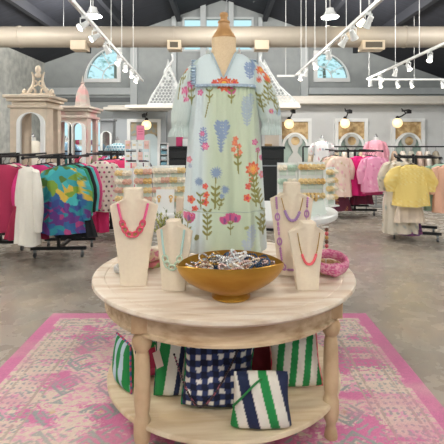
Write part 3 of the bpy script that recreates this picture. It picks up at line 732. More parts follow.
# --- rack D (near right)
ZD = 1.27
rack('black rolling rack with the yellow blouse at the right edge', 3.02, 6.78, -.35, ZD, w=.27)
put(top('yellow textured blouse with wide sleeves at the right edge', dots('#efd480', ['#f6e29e', '#e8c76a'], .03, .008), .60, .235, .27, .36, .10, seed=120, amp=.1), 2.72, 6.22, ZD, -.08)
put(skirt('cream skirt hanging below the yellow blouse', solid('#dfcfbe'), .33, .16, .23, .12, seed=15), 2.76, 6.36, .74)
put(skirt('purple plaid skirt hanging lowest under the cream skirt', plaid('#3b2546', '#6f3f7a', '#8c4a63', .05), .3, .16, .22, .15, seed=16), 2.80, 6.5, .5)
for i, (lb, c) in enumerate([('cream long dress with grey leaves left of the yellow blouse', '#d9cfbf'), ('ivory patterned dress second behind the yellow blouse', '#d2c4ae'), ('sand floral dress third behind the yellow blouse', '#c4b498'), ('pale blush dress fourth behind the yellow blouse', '#e0cdc4'), ('oat dress at the back of the yellow blouse rack', '#cdbfa8')]):
    put(top(lb, floral(c, ['#8c8a80', '#b09a78', '#efe7dc', '#a9b0ac'], 120, .022, 20+i, .35, 1.3), 1.08 if i < 3 else .9, .2, .26, .42, .075, seed=130+i, cat='dress', name='dress', amp=.2), X_(383, 6.5+.14*i)+.26, 6.5+.14*i, ZD+.03, -.2)
put(top('peach blouse on the outer arm at the right edge', solid('#e5b59c'), .7, .22, .25, .4, seed=140), 3.28, 6.25, ZD, .1)
put(top('mint blouse behind the peach one at the right edge', solid('#a9cbb8'), .7, .22, .25, .4, seed=141), 3.27, 6.45, ZD)
# ================================================================= WHITE DISPLAY TABLES WITH EARRINGS
def white_table(lab, x, y, r, zt):
    t = thing('display_table', lab, 'table', (x, y, 0))
    MB().lathe([(r-.03, -.07), (r-.01, -.06), (r, -.045), (r, -.01), (r-.012, 0), (0, 0)], 56, (0, 0, zt)).build('tabletop', m_white, t)
    MB().lathe([(r*.82, -.09), (r*.84, -.07), (0, -.07)], 40, (0, 0, zt)).build('apron', mat('white_apron', '#dfe3e4', .4), t)
    for k in range(4):
        a = PI/4+k*PI/2
        MB().bb(-.05, .05, -.035, .035, 0, zt-.08, M=Matrix.Translation((r*.72*math.cos(a), r*.72*math.sin(a), 0)) @ Matrix.Rotation(a+PI/2, 4, 'Z')).build('leg', mat('pale_blue_white', '#dfeaee', .35), t, smooth=False, bevel=.008)
    MB().lathe([(r*.7, 0), (r*.72, .02), (0, .02)], 40, (0, 0, .25)).build('shelf', m_white, t)
    return t
ZT = .84
TR = (.52, 4.25); TL = (-.60, 4.4)
white_table('round white display table right of the dress, edge showing behind the necklace stands', TR[0], TR[1], .60, ZT)
white_table('round white display table left of the dress, covered with earring stands', TL[0], TL[1], .47, ZT)
m_acr = mat('white_acrylic', '#eef0ec', .25)
m_hoop = [mat('hoop_gold', '#dfb978', .5, metal=.1), mat('hoop_honey', '#e6cb93', .5), mat('hoop_ivory', '#f0e6d2', .6), mat('hoop_blush', '#dfb2a0', .6), mat('hoop_mint', '#bcd3c0', .6)]
m_card = mat('mint_card', '#d3e0d4', .8)
hoop_src = {}
def earring(kind, label, group, loc, rz):
    """a small card with a pair of wrapped hoops, hooked on a panel"""
    if kind not in hoop_src:
        t = thing('earring_pair', 'x', 'earrings')
        MB().bb(-.038, .038, -.002, 0, -.085, -.012).build('card', m_card, t, smooth=False)
        for s in (-1, 1):
            mb = MB()
            for q in range(3): mb.torus(.020-.003*q, .0095, 12, 6, M=Matrix.Translation((s*.021, -.014-.012*q, -.009-.004*q)) @ Matrix.Rotation(PI/2+.25*q, 4, 'X'))
            mb.build('hoop', m_hoop[kind], t)
        hoop_src[kind] = t; c = t
    else: c = copy_tree(hoop_src[kind])
    c['label'] = label; c['group'] = group; c.location = loc; c.rotation_euler = (0, 0, rz)
def panel(lab, x, y, w, h, rz, cols, rows, kinds, short):
    t = thing('earring_stand', lab, 'jewellery stand', (x, y, ZT), rz)
    mb = MB().bb(-w/2, w/2, -.012, .0, 0.02, h).bb(-w/2, -w/2+.018, -.03, .03, 0, h).bb(w/2-.018, w/2, -.03, .03, 0, h)
    mb.build('back_panel', m_acr, t, smooth=False, bevel=.003)
    MB().bb(-w/2-.01, w/2+.01, -.08, .06, 0, .015).build('base', m_acr, t, smooth=False, bevel=.003)
    for r in range(rows):
        z = h-.045-(h-.06)/rows*r
        MB().bb(-w/2+.01, w/2-.01, -.02, -.01, z+.01, z+.018).build('hook_bar', m_acr, t, smooth=False)
        for c in range(cols):
            xx = -w/2+w*(c+.5)/cols
            p = Vector((xx*math.cos(rz)-(-.02)*math.sin(rz), xx*math.sin(rz)+(-.02)*math.cos(rz), 0))
            cn = {2: ['left', 'right'], 3: ['left', 'middle', 'right']}[cols][c]
            rn = {3: ['top', 'middle', 'bottom'], 4: ['top', 'second', 'third', 'lowest']}[rows][r]
            earring(kinds[(r+c) % len(kinds)], 'hoop pair, %s row %s of %s' % (rn, cn, short), 'hoop earrings on the white stands', (x+p.x, y+p.y, ZT+z+.008), rz)
h = .50
panel('white two-column earring stand at the left end of the left display', X_(125, 4.3), 4.3, .17, .40, -.25, 2, 4, [1, 2, 3], 'the leftmost earring stand')
panel('white earring stand second from the left, gold and blush hoops', X_(144, 4.22), 4.22, .17, .42, 0, 2, 4, [1, 3, 0], 'the second earring stand from the left')
panel('white earring stand third from the left, ivory hoops', X_(161, 4.22), 4.22, .155, .43, .1, 2, 4, [2, 2, 3], 'the third earring stand from the left')
panel('white earring stand nearest the left side of the dress', X_(177, 4.26), 4.26, .155, .43, .15, 2, 4, [2, 1], 'the stand touching the left side of the dress')
panel('white earring stand just right of the dress, ivory hoops', X_(287, 4.2), 4.2, .19, .46, -.05, 2, 3, [2, 4, 2], 'the stand just right of the dress')
panel('wide white earring stand with golden hoops right of the dress', X_(311, 4.15), 4.15, .25, .47, .05, 3, 3, [0, 1, 1], 'the wide stand with golden hoops')
panel('narrow white earring stand at the right rim of the right table', X_(329, 4.45), 4.45, .12, .40, .6, 2, 4, [1, 2], 'the narrow stand at the right table rim')
# jewellery bar with gold hoops low in front
t = thing('bracelet_bar', 'low white bar hung with golden hoops in front of the wide stand', 'jewellery stand', (X_(308, 3.9), 3.9, ZT))
MB().bb(-.1, .1, -.04, .04, 0, .012).bb(-.01, .01, -.01, .01, 0, .17).tube([(-.1, 0, .17), (.1, 0, .17)], .012, 8).build('stand', m_acr, t)
for k in range(5): MB().torus(.03, .012, 14, 6, M=Matrix.Translation((-.07+.035*k, 0, .165)) @ Matrix.Rotation(PI/2, 4, 'Y')).build('hoop', m_hoop[k % 2], t)
# card leaves in mint/white, fanned
for k in range(4):
    o = MB().bb(-.045, .045, -.002, .002, 0, .13, M=Matrix.Rotation(-.35, 4, 'X')).build('jewellery_card', mat('pale_mint_card', '#dfe8e0', .7), smooth=False, loc=(X_(313+4*k, 3.85)+.0, 3.85+.03*k, ZT)); o.rotation_euler = (0, 0, .4)
    tag(o, 'pale mint jewellery card leaning in the fan near the right table rim', 'card', 'cards fanned on the right table')
# front card + blank busts left table
t = thing('earring_card', 'square white card with two gold drop earrings above the plant', 'card', (X_(165, 4.02), 4.02, ZT))
MB().bb(-.085, .085, 0, .006, .0, .22, M=Matrix.Rotation(-.1, 4, 'X')).build('card', m_white, t, smooth=False)
for s in (-1, 1): MB().torus(.014, .006, 12, 6, M=Matrix.Translation((s*.055, -.008, .15)) @ Matrix.Rotation(PI/2, 4, 'X')).sphere((s*.055, -.01, .12), (.012, .006, .022)).build('earring', m_hoop[0], t)
for k, (a, b, y0, lab) in enumerate(((176, 183, 198, 'taller bare white display block behind the small necklace bust'), (184, 189, 200, 'narrower bare white display block against the dress'))):
    o = MB().bb(-(b-a)/2*3.98/F, (b-a)/2*3.98/F, 0, .05, 0, Z_(y0, 3.98)-ZT).build('display_block', m_offw, smooth=False, bevel=.006, loc=(X_((a+b)/2, 3.98), 3.98+.09*k, ZT)); tag(o, lab, 'display stand')
# card spinner with pink sign
t = thing('card_spinner', 'white spinner rack of jewellery cards topped by a pink sign', 'display rack', (X_(137.5, 5.3), 5.3, 0))
zt = Z_(140, 5.3); 
MB().tube([(0, 0, .03), (0, 0, zt)], .015, 8).build('pole', m_white, t)
MB().lathe([(.22, 0), (.22, .02), (.03, .035)], 24).build('base', m_white, t)
MB().bb(-.15, .15, -.01, .01, zt-.02, zt).bb(-.15, .15, -.01, .01, zt-.28, zt-.27).bb(-.15, .15, -.01, .01, zt-.54, zt-.53).bb(-.155, -.145, -.01, .01, zt-.56, zt).bb(.145, .155, -.01, .01, zt-.56, zt).bb(-.005, .005, -.15, .15, zt-.02, zt).build('wire_frame', m_acr, t, smooth=False)
for r in range(4):
    for c in range(4):
        cd = MB().bb(-.03, .03, -.004, 0, -.1, 0).build('card', m_white if (r+c) % 3 else mat('blush_card', '#ecc7c0', .8), t, smooth=False, loc=(-.112+.075*c, -.02, zt-.01-.135*r))
        MB().sphere((-.01, -.006, -.05), (.008, .004, .014), 8, 6).sphere((.01, -.006, -.05), (.008, .004, .014), 8, 6).build('earring', m_hoop[(r+c) % 5], cd)
sg = MB().bb(-.048, .048, -.004, .004, 0, Z_(125.5, 5.3)-zt).build('sign', mat('pink_sign', '#ee8fae', .6), t, smooth=False, loc=(X_(140.5, 5.3)-X_(137.5, 5.3), 0, zt))
sg['label'] = 'pink card sign'
mb = MB()
for k in range(3): mb.bb(-.03, .03, -.006, -.004, .13-.03*k, .137-.03*k)
mb.build('sign_line', mat('sign_ink', '#c9527c', .6), sg, smooth=False)
# things on the right table, lower necklace cards
# ================================================================= RUG
RX0, RX1, RY0, RY1 = -1.47, 1.25, .6, 3.76
nx, ny = 430, 500
xs = np.linspace(RX0, RX1, nx); ys_ = np.linspace(RY0, RY1, ny)
mb = MB()
mb.v = [(x, y, .012) for y in ys_ for x in xs]
mb.f = [(j*nx+i, j*nx+i+1, (j+1)*nx+i+1, (j+1)*nx+i) for j in range(ny-1) for i in range(nx-1)]
rngN = np.random.RandomState(12)
def vnoise(x, y, seed):
    g = np.random.RandomState(seed).rand(256, 256)
    xi = np.floor(x).astype(int); yi = np.floor(y).astype(int); fx = x-xi; fy = y-yi
    fx = fx*fx*(3-2*fx); fy = fy*fy*(3-2*fy)
    a = g[xi % 256, yi % 256]; b = g[(xi+1) % 256, yi % 256]; c = g[xi % 256, (yi+1) % 256]; d_ = g[(xi+1) % 256, (yi+1) % 256]
    return (a*(1-fx)+b*fx)*(1-fy)+(c*(1-fx)+d_*fx)*fy
def fbm(x, y, s, o=4):
    v = 0; t = 0
    for k in range(o): v = v + vnoise(x*2**k+k*17, y*2**k+k*31, s+k)*.5**k; t += .5**k
    return v/t
def rugcol(P):
    x, y = P[:, 0], P[:, 1]
    e = np.minimum(np.minimum(x-RX0, RX1-x), np.minimum(y-RY0, RY1-y))
    pink, pk2, beige, grey, gold = L('#d37ea5'), L('#dda3b9'), L('#dccabb'), L('#9ea39f'), L('#d0b496')
    n = fbm(x*5, y*9, 3); n2 = fbm(x*38, y*80, 9, 3); n3 = fbm(x*7+4, y*16, 21, 3)
    C = np.where((n+.35*(n2-.5) > .5)[:, None], pink, beige)*1.0
    C = np.where(((n2 > .56) & (n < .6))[:, None], pk2, C)
    # lattice of medallion motifs
    u, v = (x-.0)/.27, (y-.1)/.27; fu, fv = u-np.floor(u)-.5, v-np.floor(v)-.5
    rr = np.abs(fu)+np.abs(fv)
    ring = (np.abs(rr-.40) < .045) | (np.abs(rr-.2) < .04) | (np.abs(np.hypot(fu, fv)-.3) < .025)
    inside = e > .42
    C = np.where((inside & ring & (n3 > .42))[:, None], grey, C)
    C = np.where((inside & (rr < .09) & (n2 > .4))[:, None], gold, C)
    scr = np.abs(np.sin(x*44+3*np.sin(y*29))*np.sin(y*57+2*np.sin(x*37)))
    C = np.where(((scr > .72) & (n3 > .5) & (e > .12))[:, None], grey*1.05, C)
    # wide inner border with blocks
    bd = (e > .14) & (e < .40)
    s = np.where((x-RX0 < .42) | (RX1-x < .42), y, x)
    blk = (np.floor(s/.09) % 2 > 0)
    C = np.where((bd & blk & (n2 > .45))[:, None], beige*.98, C)
    C = np.where((bd & (np.abs(np.sin(s*64)*np.sin(e*84)) > .72) & (n2 > .42))[:, None], grey, C)
    for q in (.14, .19, .36, .41): C = np.where(((np.abs(e-q) < .008) & (n2 > .36))[:, None], L('#b9a89b'), C)
    C = np.where((e < .10)[:, None], pink*(.93+.2*(n2[:, None]-.3)), C)
    fade = fbm(x*1.6+9, y*3.2, 40); C = C*(1-.35*np.clip((fade-.55)*4, 0, 1)[:, None]) + L('#dcc6b8')*.35*np.clip((fade-.55)*4, 0, 1)[:, None]
    pk = np.clip((fbm(x*2.1+3, y*4.4, 60)-.55)*5, 0, 1)[:, None]*.5
    C = C*(1-pk)+pink*pk
    return C*(.92+.16*rngN.rand(len(x), 1))
rug = mb.build('rug', mat('rug_pile', rough=.95, attr='Col', bump=.3, bscale=200), col=rugcol)
tag(rug, 'large distressed pink and beige oriental rug under the round wooden table', 'rug')
rug.modifiers.new('solid', 'SOLIDIFY').thickness = .011

# ================================================================= ROUND WOODEN TABLE
m_wood = mat('whitewashed_wood', '#a98965', .55, c2='#d3bb99', nscale=3, stretch=(1, 9, 9), contrast=(.3, .6), bump=.1, bscale=30, detail=10)
m_woodt = mat('whitewashed_top', '#cdb396', .45, c2='#e9dccb', nscale=2.6, stretch=(1, 8, 1), contrast=(.3, .58), detail=10)
m_wleg = mat('whitewashed_leg', '#b3906a', .6, c2='#d3b894', nscale=9, stretch=(1, 1, .6), contrast=(.3, .65))
TX, TY, TZ, R = .01, 2.56, .76, .75
t = thing('round_table', 'round whitewashed wooden table with turned legs in the foreground', 'table', (TX, TY, 0), math.radians(4))
MB().lathe([(0, -.002), (R-.075, -.002), (R-.071, -.006), (R-.067, -.001), (R-.012, 0), (R-.003, -.004), (R, -.012), (R, -.02), (R-.008, -.026), (R-.012, -.032), (R-.03, -.04), (R-.05, -.045), (0, -.045)], 96, (0, 0, TZ)).build('tabletop', m_woodt, t)
ap = []
ra = R-.075
MB().loft([[(r*math.cos(2*PI*j/96), r*math.sin(2*PI*j/96), z) for j in range(96)] for r, z in ((ra+.01, TZ-.045), (ra+.01, TZ-.055), (ra, TZ-.06), (ra, TZ-.13), (ra+.006, TZ-.136), (ra+.006, TZ-.15), (ra-.03, TZ-.15), (ra-.03, TZ-.045))], closed=True).build('apron', m_wood, t)
MB().lathe([(0, -.03), (.655, -.03), (.668, -.024), (.67, -.012), (.665, -.002), (.655, 0), (0, 0)], 80, (0, 0, .20)).build('lower_shelf', mat('shelf_wood', '#cdb48f', .55, c2='#e2d0b2', nscale=3, stretch=(1, 8, 1)), t)
prof = [(.012, 0), (.030, 0), (.034, .02), (.030, .05), (.022, .07), (.026, .09), (.036, .11), (.040, .14), (.040, .20), (.036, .215), (.030, .23), (.034, .25), (.038, .30), (.038, .40), (.036, .46), (.034, .50), (.030, .52), (.028, .53), (.04, .545), (.046, .565), (.048, .585), (.040, .605), (.030, .615), (.036, .625), (.041, .632), (.041, .64)]
rl = .655
for dg in (230, 322, 50, 142):
    a = math.radians(dg)
    lg = MB().lathe(prof, 28, M=Matrix.Translation((rl*math.cos(a), rl*math.sin(a), .0)))
    lg.box((rl*math.cos(a)*1.0, rl*math.sin(a)*1.0, .675), (.09, .09, .09), M=None)
    o = lg.build('leg', m_wleg, t)

# ================================================================= DRESS ON ITS BUST FORM
m_dress = mat('printed_seersucker', rough=.8, attr='Col', bump=.35, bscale=190, sheen=.2)
DX, DY = .011, 2.52
SC = 2.4/F
class Px:  # pattern units: a grid drawn on the cloth
    pass
def UVp(P): return 222+P[:, 0]/SC, 140-(P[:, 2]-H)/SC
CO, CO2, PK, BL, OL, YE, RD = '#e0623f', '#ef8f62', '#cf5a8a', '#8d9fbb', '#8a8646', '#eebb4e', '#d9475a'
def rot2(u, v, a): return u*math.cos(a)+v*math.sin(a), -u*math.sin(a)+v*math.cos(a)
def printer(base):
    def f(P):
        U, V = UVp(P)
        C = base(U, V, P)*1.0
        def put_(mask, c): C[mask] = L(c)
        def leaf(cx, cy, a, ln, c=OL, wd=.28):
            x, y = rot2(U-cx, V-cy, a); put_((x/ln*2-1)**2+(y/(ln*wd))**2 < 1, c)
        def stem(x0, y0, x1, y1, c=OL, wd=.55):
            dx, dy = x1-x0, y1-y0; l2 = dx*dx+dy*dy; t_ = np.clip(((U-x0)*dx+(V-y0)*dy)/l2, 0, 1)
            put_(np.hypot(U-x0-t_*dx, V-y0-t_*dy) < wd, c)
        def bloom(cx, cy, r, c, cc=YE, n=8):
            d_ = np.hypot(U-cx, V-cy); an = np.arctan2(V-cy, U-cx)
            r = r*1.15; put_(d_ < r*(.86+.14*np.cos(n*an)), c); put_((d_ < r*.62) & (d_ > r*.48), CO2 if c != PK else '#e9a0bd'); put_(d_ < r*.32, cc)
        def sprig(cx, cy, hh, k=4, c=OL, lean=0):
            stem(cx, cy, cx+lean, cy+hh, c); ln = min(hh*.26+2, 6.5); k = max(k-1, int(hh/5))
            for i in range(k):
                q = (i+.3)/k; yy = cy+hh*q; xx = cx+lean*q
                leaf(xx, yy, -2.35, ln, c, .17); leaf(xx, yy, -.8, ln, c, .17)
        def spray(cx, cy, w_, h_, c=BL):
            n_ = max(4, int(h_*.75))
            stem(cx, cy-h_, cx, cy+h_, c, .8)
            for i in range(n_):
                f_ = (i+.5)/n_; yy = cy-h_+2*h_*f_; l_ = w_*1.15*math.sin(PI*(.15+.75*f_))**.8
                for sg in (-1, 1):
                    leaf(cx, yy+1, -PI/2+sg*(1.05-.1*(i % 2)), l_, c, .17)
                    leaf(cx+sg*w_*.35, yy+.4, -PI/2+sg*(.4+.3*(i % 2)), l_*.55, c, .22)
        def thistle(cx, cy, r, c=BL):
            d_ = np.hypot(U-cx, V-cy); an = np.arctan2(V-cy, U-cx); put_(d_ < r*(.8+.2*np.cos(14*an)), c)
        def tulip(cx, cy, r, c=PK):
            for k in (-1, 0, 1): leaf(cx, cy, -PI/2+k*.55, r*1.7, c, .32)
            leaf(cx, cy, -PI/2, r*1.2, '#8e4d86', .25)
        # left sleeve
        stem(182, 78, 179, 100); bloom(184, 70, 4, CO); sprig(184, 74, 10, 2); bloom(186, 92, 3.6, PK, '#e58fb0', 5); bloom(191, 86, 3, PK, '#e58fb0', 5); bloom(187, 100, 2.6, PK, '#e58fb0', 5); sprig(192, 91, 14, 3); sprig(181, 76, 7, 2, OL, -3)
        # right sleeve
        bloom(260, 71, 4.2, CO); bloom(268, 78, 5, CO, YE); bloom(276, 85, 3.4, RD); bloom(258, 81, 2.6, RD, CO); sprig(267, 84, 21, 4); sprig(259, 96, 16, 3, OL, 4); sprig(273, 96, 10, 2); bloom(270, 112, 2.4, PK); thistle(277, 112, 4.5, '#a9bdc9'); sprig(276, 104, 10, 2)
        # body, under the yoke
        sprig(210, 92, 12, 3); stem(209, 104, 206, 118); bloom(201, 94, 2.8, PK, '#e58fb0', 5); tulip(231, 96, 4, PK); sprig(231, 92, 13, 3)
        spray(222, 131, 8, 9); spray(221, 141, 4, 10); spray(246, 112, 6, 14, '#aab9c2'); spray(250, 102, 4, 7, '#b4c2c9')
        spray(204, 139, 4.5, 11, '#8d9dc0'); bloom(206, 146, 3.4, PK, '#f0a0b0', 6); bloom(203, 134, 2.4, PK, '#e58fb0', 6)
        for q in ((234, 143), (238, 146), (233, 149), (239, 152), (236, 155), (235, 139)): bloom(q[0], q[1], 2.6, '#dd7b66', CO2, 5)
        sprig(237, 156, 13, 3); stem(237, 146, 238, 172)
        bloom(254, 142, 3, PK, '#e58fb0', 5); bloom(257, 150, 2.5, PK, '#e58fb0', 5); stem(257, 150, 255, 182); bloom(262, 174, 3.8, '#d77aa0', '#e7a3bb', 6); tulip(262, 160, 3.5, '#e07f9e')
        bloom(251.5, 168, 6.6, CO, YE, 9); bloom(251.5, 168, 3.2, '#f3b45a', YE, 9); bloom(247, 184, 3, RD, CO, 5); bloom(246, 195, 3.6, CO, RD, 5); bloom(250, 178, 2.4, CO, YE, 5); sprig(252, 174, 30, 4, OL, 3); sprig(256, 190, 15, 3, OL, 4)
        thistle(216.5, 171, 6); stem(216, 176, 215, 205); sprig(216, 186, 18, 4); thistle(225, 187, 4.4); thistle(222, 193, 2.6); sprig(222, 196, 10, 2, OL, -3)
        thistle(200, 180, 4.6, '#93a5c2'); bloom(206, 184, 2.8, RD, CO, 5); bloom(207, 192, 3, CO, RD, 5); bloom(206, 199, 3.4, CO, RD, 5); sprig(201, 192, 14, 3, OL, 1)
        bloom(192, 197, 3.8, CO, RD, 5); bloom(196, 206, 3, RD, CO, 5); tulip(190, 219, 6, PK); bloom(193, 212, 2.2, PK, CO, 5); sprig(189, 218, 13, 3)
        bloom(190, 159, 3, '#d97b9f', '#e9a7bf', 5); thistle(191, 165, 2.6, '#a2b2c6')
        # hem tier
        for q in ((224.5, 216), (230, 213), (235, 215)): tulip(q[0], q[1]+3, 4.6, PK)
        sprig(230, 218, 10, 3); stem(230, 216, 230, 229)
        sprig(208, 208, 26, 5); sprig(264, 208, 24, 4, OL, -2); sprig(258, 216, 16, 3, OL, 4); spray(250, 231, 5, 10, '#b4c0cd'); spray(246, 240, 6, 5, '#bcc8d0')
        leaf(196, 236, -1, 7); leaf(243, 224, -.4, 5, '#a9a565')
        # yoke
        spray(249, 72, 6, 8, '#93a6c6'); spray(252, 66, 3, 6, '#93a6c6'); bloom(224, 86, 7, CO, YE, 10); bloom(215, 85, 3, RD, CO, 6); bloom(234, 85, 3.6, CO, RD, 7); 
        return C
    return f
def base_body(U, V, P):
    a = np.clip((np.abs(U-233)-15)/16, 0, 1)[:, None]; a = a*a
    g = L('#cbd6ba'); b = L('#d8e3e4')
    st = (.975+.05*(np.sin(U*5.2)*np.sin(V*4.1)))[:, None]
    return (g*(1-a)+b*a)*st
def base_sleeve(U, V, P): return np.tile(L('#d0dbd6'), (len(U), 1))*(.97+.05*np.sin(U*4.7)*np.sin(V*4))[:, None]
def base_yoke(U, V, P): return np.tile(L('#d8e4e6'), (len(U), 1))

BZ = [ # py, half width px, depth m
 (51.5, 10.5, .055), (53, 14, .06), (55, 19, .068), (58, 24, .08), (62, 27.5, .09), (68, 29.5, .10), (80, 31, .115), (90, 32.5, .125), (110, 34, .135), (140, 36, .145), (175, 38.2, .155), (206, 40, .16), (208.5, 40.4, .162), (225, 41.5, .17), (248, 42.5, .175)]
SB = 2.5/F
def bprof(py):
    for i in range(len(BZ)-1):
        if py <= BZ[i+1][0]:
            f_ = (py-BZ[i][0])/(BZ[i+1][0]-BZ[i][0]); return BZ[i][1]*(1-f_)+BZ[i+1][1]*f_, BZ[i][2]*(1-f_)+BZ[i+1][2]*f_
    return BZ[-1][1:]
def dsurf(a, py, off=0):
    hw, dp = bprof(py); hw *= SB
    g = max(0, min(1, (py-88)/60)); g2 = max(0, min(1, (py-208)/10))
    fold = g*(.045*math.sin(13*a+.8)+.04*math.sin(8*a+2.1+py*.004)+.022*math.sin(21*a+1)) + g2*.03*math.sin(17*a+py*.02)
    if py > 87.5: fold += .035*math.exp(-(py-88)/22)*math.sin(40*a)
    if 205 < py < 212: fold -= .02*(1-abs(py-208)/4)
    # a is measured from the front (-y)
    s, c = math.sin(a), math.cos(a)
    x = (hw+off)*math.copysign(abs(s)**.9, s)*(1+fold*.25)
    y = -(dp+off)*math.copysign(abs(c)**.8, c)*(1+fold*1.1)
    return x, y
t = thing('bust_form', 'cream fabric bust form with a turned wooden neck cap standing on the round table', 'mannequin', (DX, DY, TZ))
fz = lambda py: H-(py-140)*SB-TZ
rg = []
for py, hw_, dp in ((246, 30, .11), (235, 31, .115), (200, 30, .115), (150, 23, .09), (110, 30, .105), (80, 32, .105), (66, 31, .088), (60, 28, .076), (57, 22, .068), (54, 15, .062), (51, 12.6, .060), (46, 12.2, .060), (38, 12.6, .061)):
    rg.append([(hw_*SB*math.cos(2*PI*j/40), dp*math.sin(2*PI*j/40)+(.0), fz(py)) for j in range(40)])
MB().loft(rg).build('torso', mat('bust_linen', '#e8cfac', .85, c2='#e0c49e', nscale=120, bump=.2, bscale=500), t)
zc = fz(38)
MB().lathe([(.064, 0), (.068, .006), (.068, .012), (.062, .018), (.060, .024), (.050, .036), (.040, .054), (.034, .075), (.032, .088), (.037, .094), (.034, .102), (.022, .108), (.020, .125), (.026, .136), (.022, .15), (.0, .158)], 32, (0, 0, zc), M=Matrix.Diagonal((1, .85, 1, 1))).build('neck_cap', mat('turned_wood', '#b98a58', .4, c2='#c99c68', nscale=20, stretch=(1, 1, .3)), t)
MB().lathe([(.016, 0), (.016, fz(246)+.02)], 12).build('pole', m_steel, t)
MB().lathe([(.13, 0), (.13, .008), (.05, .018), (.02, .03), (0, .03)], 32).build('foot', m_gold, t)

dr = thing('dress', 'pale green and blue floral puff-sleeved dress on the bust form in the centre', 'dress', (DX, DY, TZ))
NA, NP = 420, 300
pys = np.linspace(51.5, 248, NP)
V_, Fc = [], []
an = np.linspace(-PI, PI, NA, endpoint=False)
for py in pys:
    hemw = 0
    for a in an:
        x, y = dsurf(a, py)
        dz = .006*math.sin(5*a+1)*max(0, (py-220)/28)
        V_.append((x, y, fz(py)+dz))
def vcut(x, py, fr): # neck opening, V-shaped in front
    u = x/SB
    if not fr: return py < 53
    return py < 81 and abs(u+.5) < 11.5*max(0, (81-py)/29)**1.0+.0
for j in range(NP-1):
    for i in range(NA):
        k = (i+1) % NA
        v = V_[j*NA+i]
        if vcut(v[0], pys[j], v[1] < 0): continue
        Fc.append((j*NA+i, j*NA+k, (j+1)*NA+k, (j+1)*NA+i))
mb = MB(); mb.v = V_; mb.f = Fc
def shift(fn, dx=DX, dz=TZ):   # cloth-print coordinates -> from the dress's own origin
    return lambda P: fn(P*np.array([2.4/2.5, 1, 2.4/2.5]) + np.array([dx*.96+.0, 0, H-(H-dz)*.96]))
bd = mb.build('skirt_body', m_dress, dr, col=shift(printer(base_body)))
bd.modifiers.new('solid', 'SOLIDIFY').thickness = .002
# yoke bib: slightly proud of the body
ym = MB(); NY, NX = 70, 150
for j in range(NY):
    py = 55+(86.5-55)*j/(NY-1)
    for i in range(NX):
        hw = min(bprof(py)[0]*.985, 28+.05*(py-55))
        u = -1+2*i/(NX-1); ux = -min(25.5+.05*(py-55), bprof(py)[0]*.985)*(1-i/(NX-1))+min(30.5, bprof(py)[0]*.985)*i/(NX-1)
        s = max(-1, min(1, (ux/bprof(py)[0]))); a = math.asin(min(1, abs(s)**(1/.9)))*(1 if s >= 0 else -1)
        x, y = dsurf(a, py, .006); ym.v.append((x, y-.002, fz(py)))
for j in range(NY-1):
    py = 55+(86.5-55)*j/(NY-1)
    for i in range(NX-1):
        v = ym.v[j*NX+i]
        if vcut(v[0], py, True): continue
        ym.f.append((j*NX+i, j*NX+i+1, (j+1)*NX+i+1, (j+1)*NX+i))
yo = ym.build('yoke', m_dress, dr, col=shift(printer(base_yoke))); yo.modifiers.new('solid', 'SOLIDIFY').thickness = .002
# blue ruffle trim round the yoke
m_ruf = mat('blue_ruffle', '#a9bbcd', .8, c2='#b9c8d6', nscale=60)
def ruffle(path, wdt, m, name='ruffle', parent=yo, wave=.006, n=160, k=30):
    """path: list of (pt, outward dir)"""
    vs, fs = [], []
    m_ = len(path)
    for i in range(n):
        f_ = i/(n-1)*(m_-1); a = int(min(f_, m_-2)); q = f_-a
        p = Vector(path[a][0]).lerp(Vector(path[a+1][0]), q); o = Vector(path[a][1]).lerp(Vector(path[a+1][1]), q).normalized()
        for r in range(4):
            g = r/3
            vs.append(tuple(p+o*wdt*g*(1+.12*math.sin(i*2*PI*k/n))+Vector((0, -.003-wave*g*(1+math.sin(i*2*PI*k/n)), 0))))
    for i in range(n-1):
        for r in range(3): fs.append((i*4+r, i*4+r+1, (i+1)*4+r+1, (i+1)*4+r))
    o = MB().add(vs, fs).build(name, m, parent); o.modifiers.new('solid', 'SOLIDIFY').thickness = .0015
    return o
def ypt(u, py):
    hb = bprof(py)[0]; s = u/hb; a = math.asin(min(1, abs(s)**(1/.9)))*(1 if s >= 0 else -1)
    x, y = dsurf(a, py, .009); return (x, y, fz(py))
ruffle([(ypt(u, 86), (0, 0, -1)) for u in np.linspace(-26.5, 30.5, 30)], .017, m_ruf, wave=.009, k=22)
for s in (-1, 1):
    ruffle([(ypt((-26.2 if s < 0 else 30.2) if bprof(py)[0]*.98 > 30.2 else s*min(26.2 if s < 0 else 30, bprof(py)[0]*.98), py), (s, 0, -.1)) for py in np.linspace(60, 86, 16)], .026, m_ruf, wave=.012, k=9)
# stand collar edges along the V
for s in (-1, 1):
    pts = []
    for py in np.linspace(80.5, 52.5, 14):
        u = s*(11.5*(81-py)/29+.6)-.5
        pts.append((ypt(u, py), (s*.6, 0, .5)))
    ruffle(pts, .016 if s else 0, mat('collar_cloth', '#c9d6d6', .8), 'collar', yo, .004, 60, 5)
    q = ypt(s*12.5-.5, 54)
    ruffle([((q[0]+s*.004*k, q[1]+.02*k, q[2]-.004*k), (s*.25, 0, 1)) for k in range(5)], .032, mat('collar_print', '#d5d9d2', .8, c2='#cf7a94', nscale=40, contrast=(.55, .6)), 'collar', yo, .004, 50, 4)
mb = MB()
for s in (-1, 1):
    pts = [ypt(s*(11.5*(81-py)/29+.3)-.5, py) for py in np.linspace(81, 53, 10)]
    mb.tube([(a, b-.002, c) for a, b, c in pts], .0028, 6)
mb.build('piping', m_ruf, yo)
# seam line of the hem tier
pts = []
for a in an[::6]:
    x, y = dsurf(a, 208.5, .001); pts.append((x, y, fz(208.5)))
MB().tube(pts, .003, 6, closed=True).build('hem_seam', mat('seam', '#b3bfae', .8), dr)
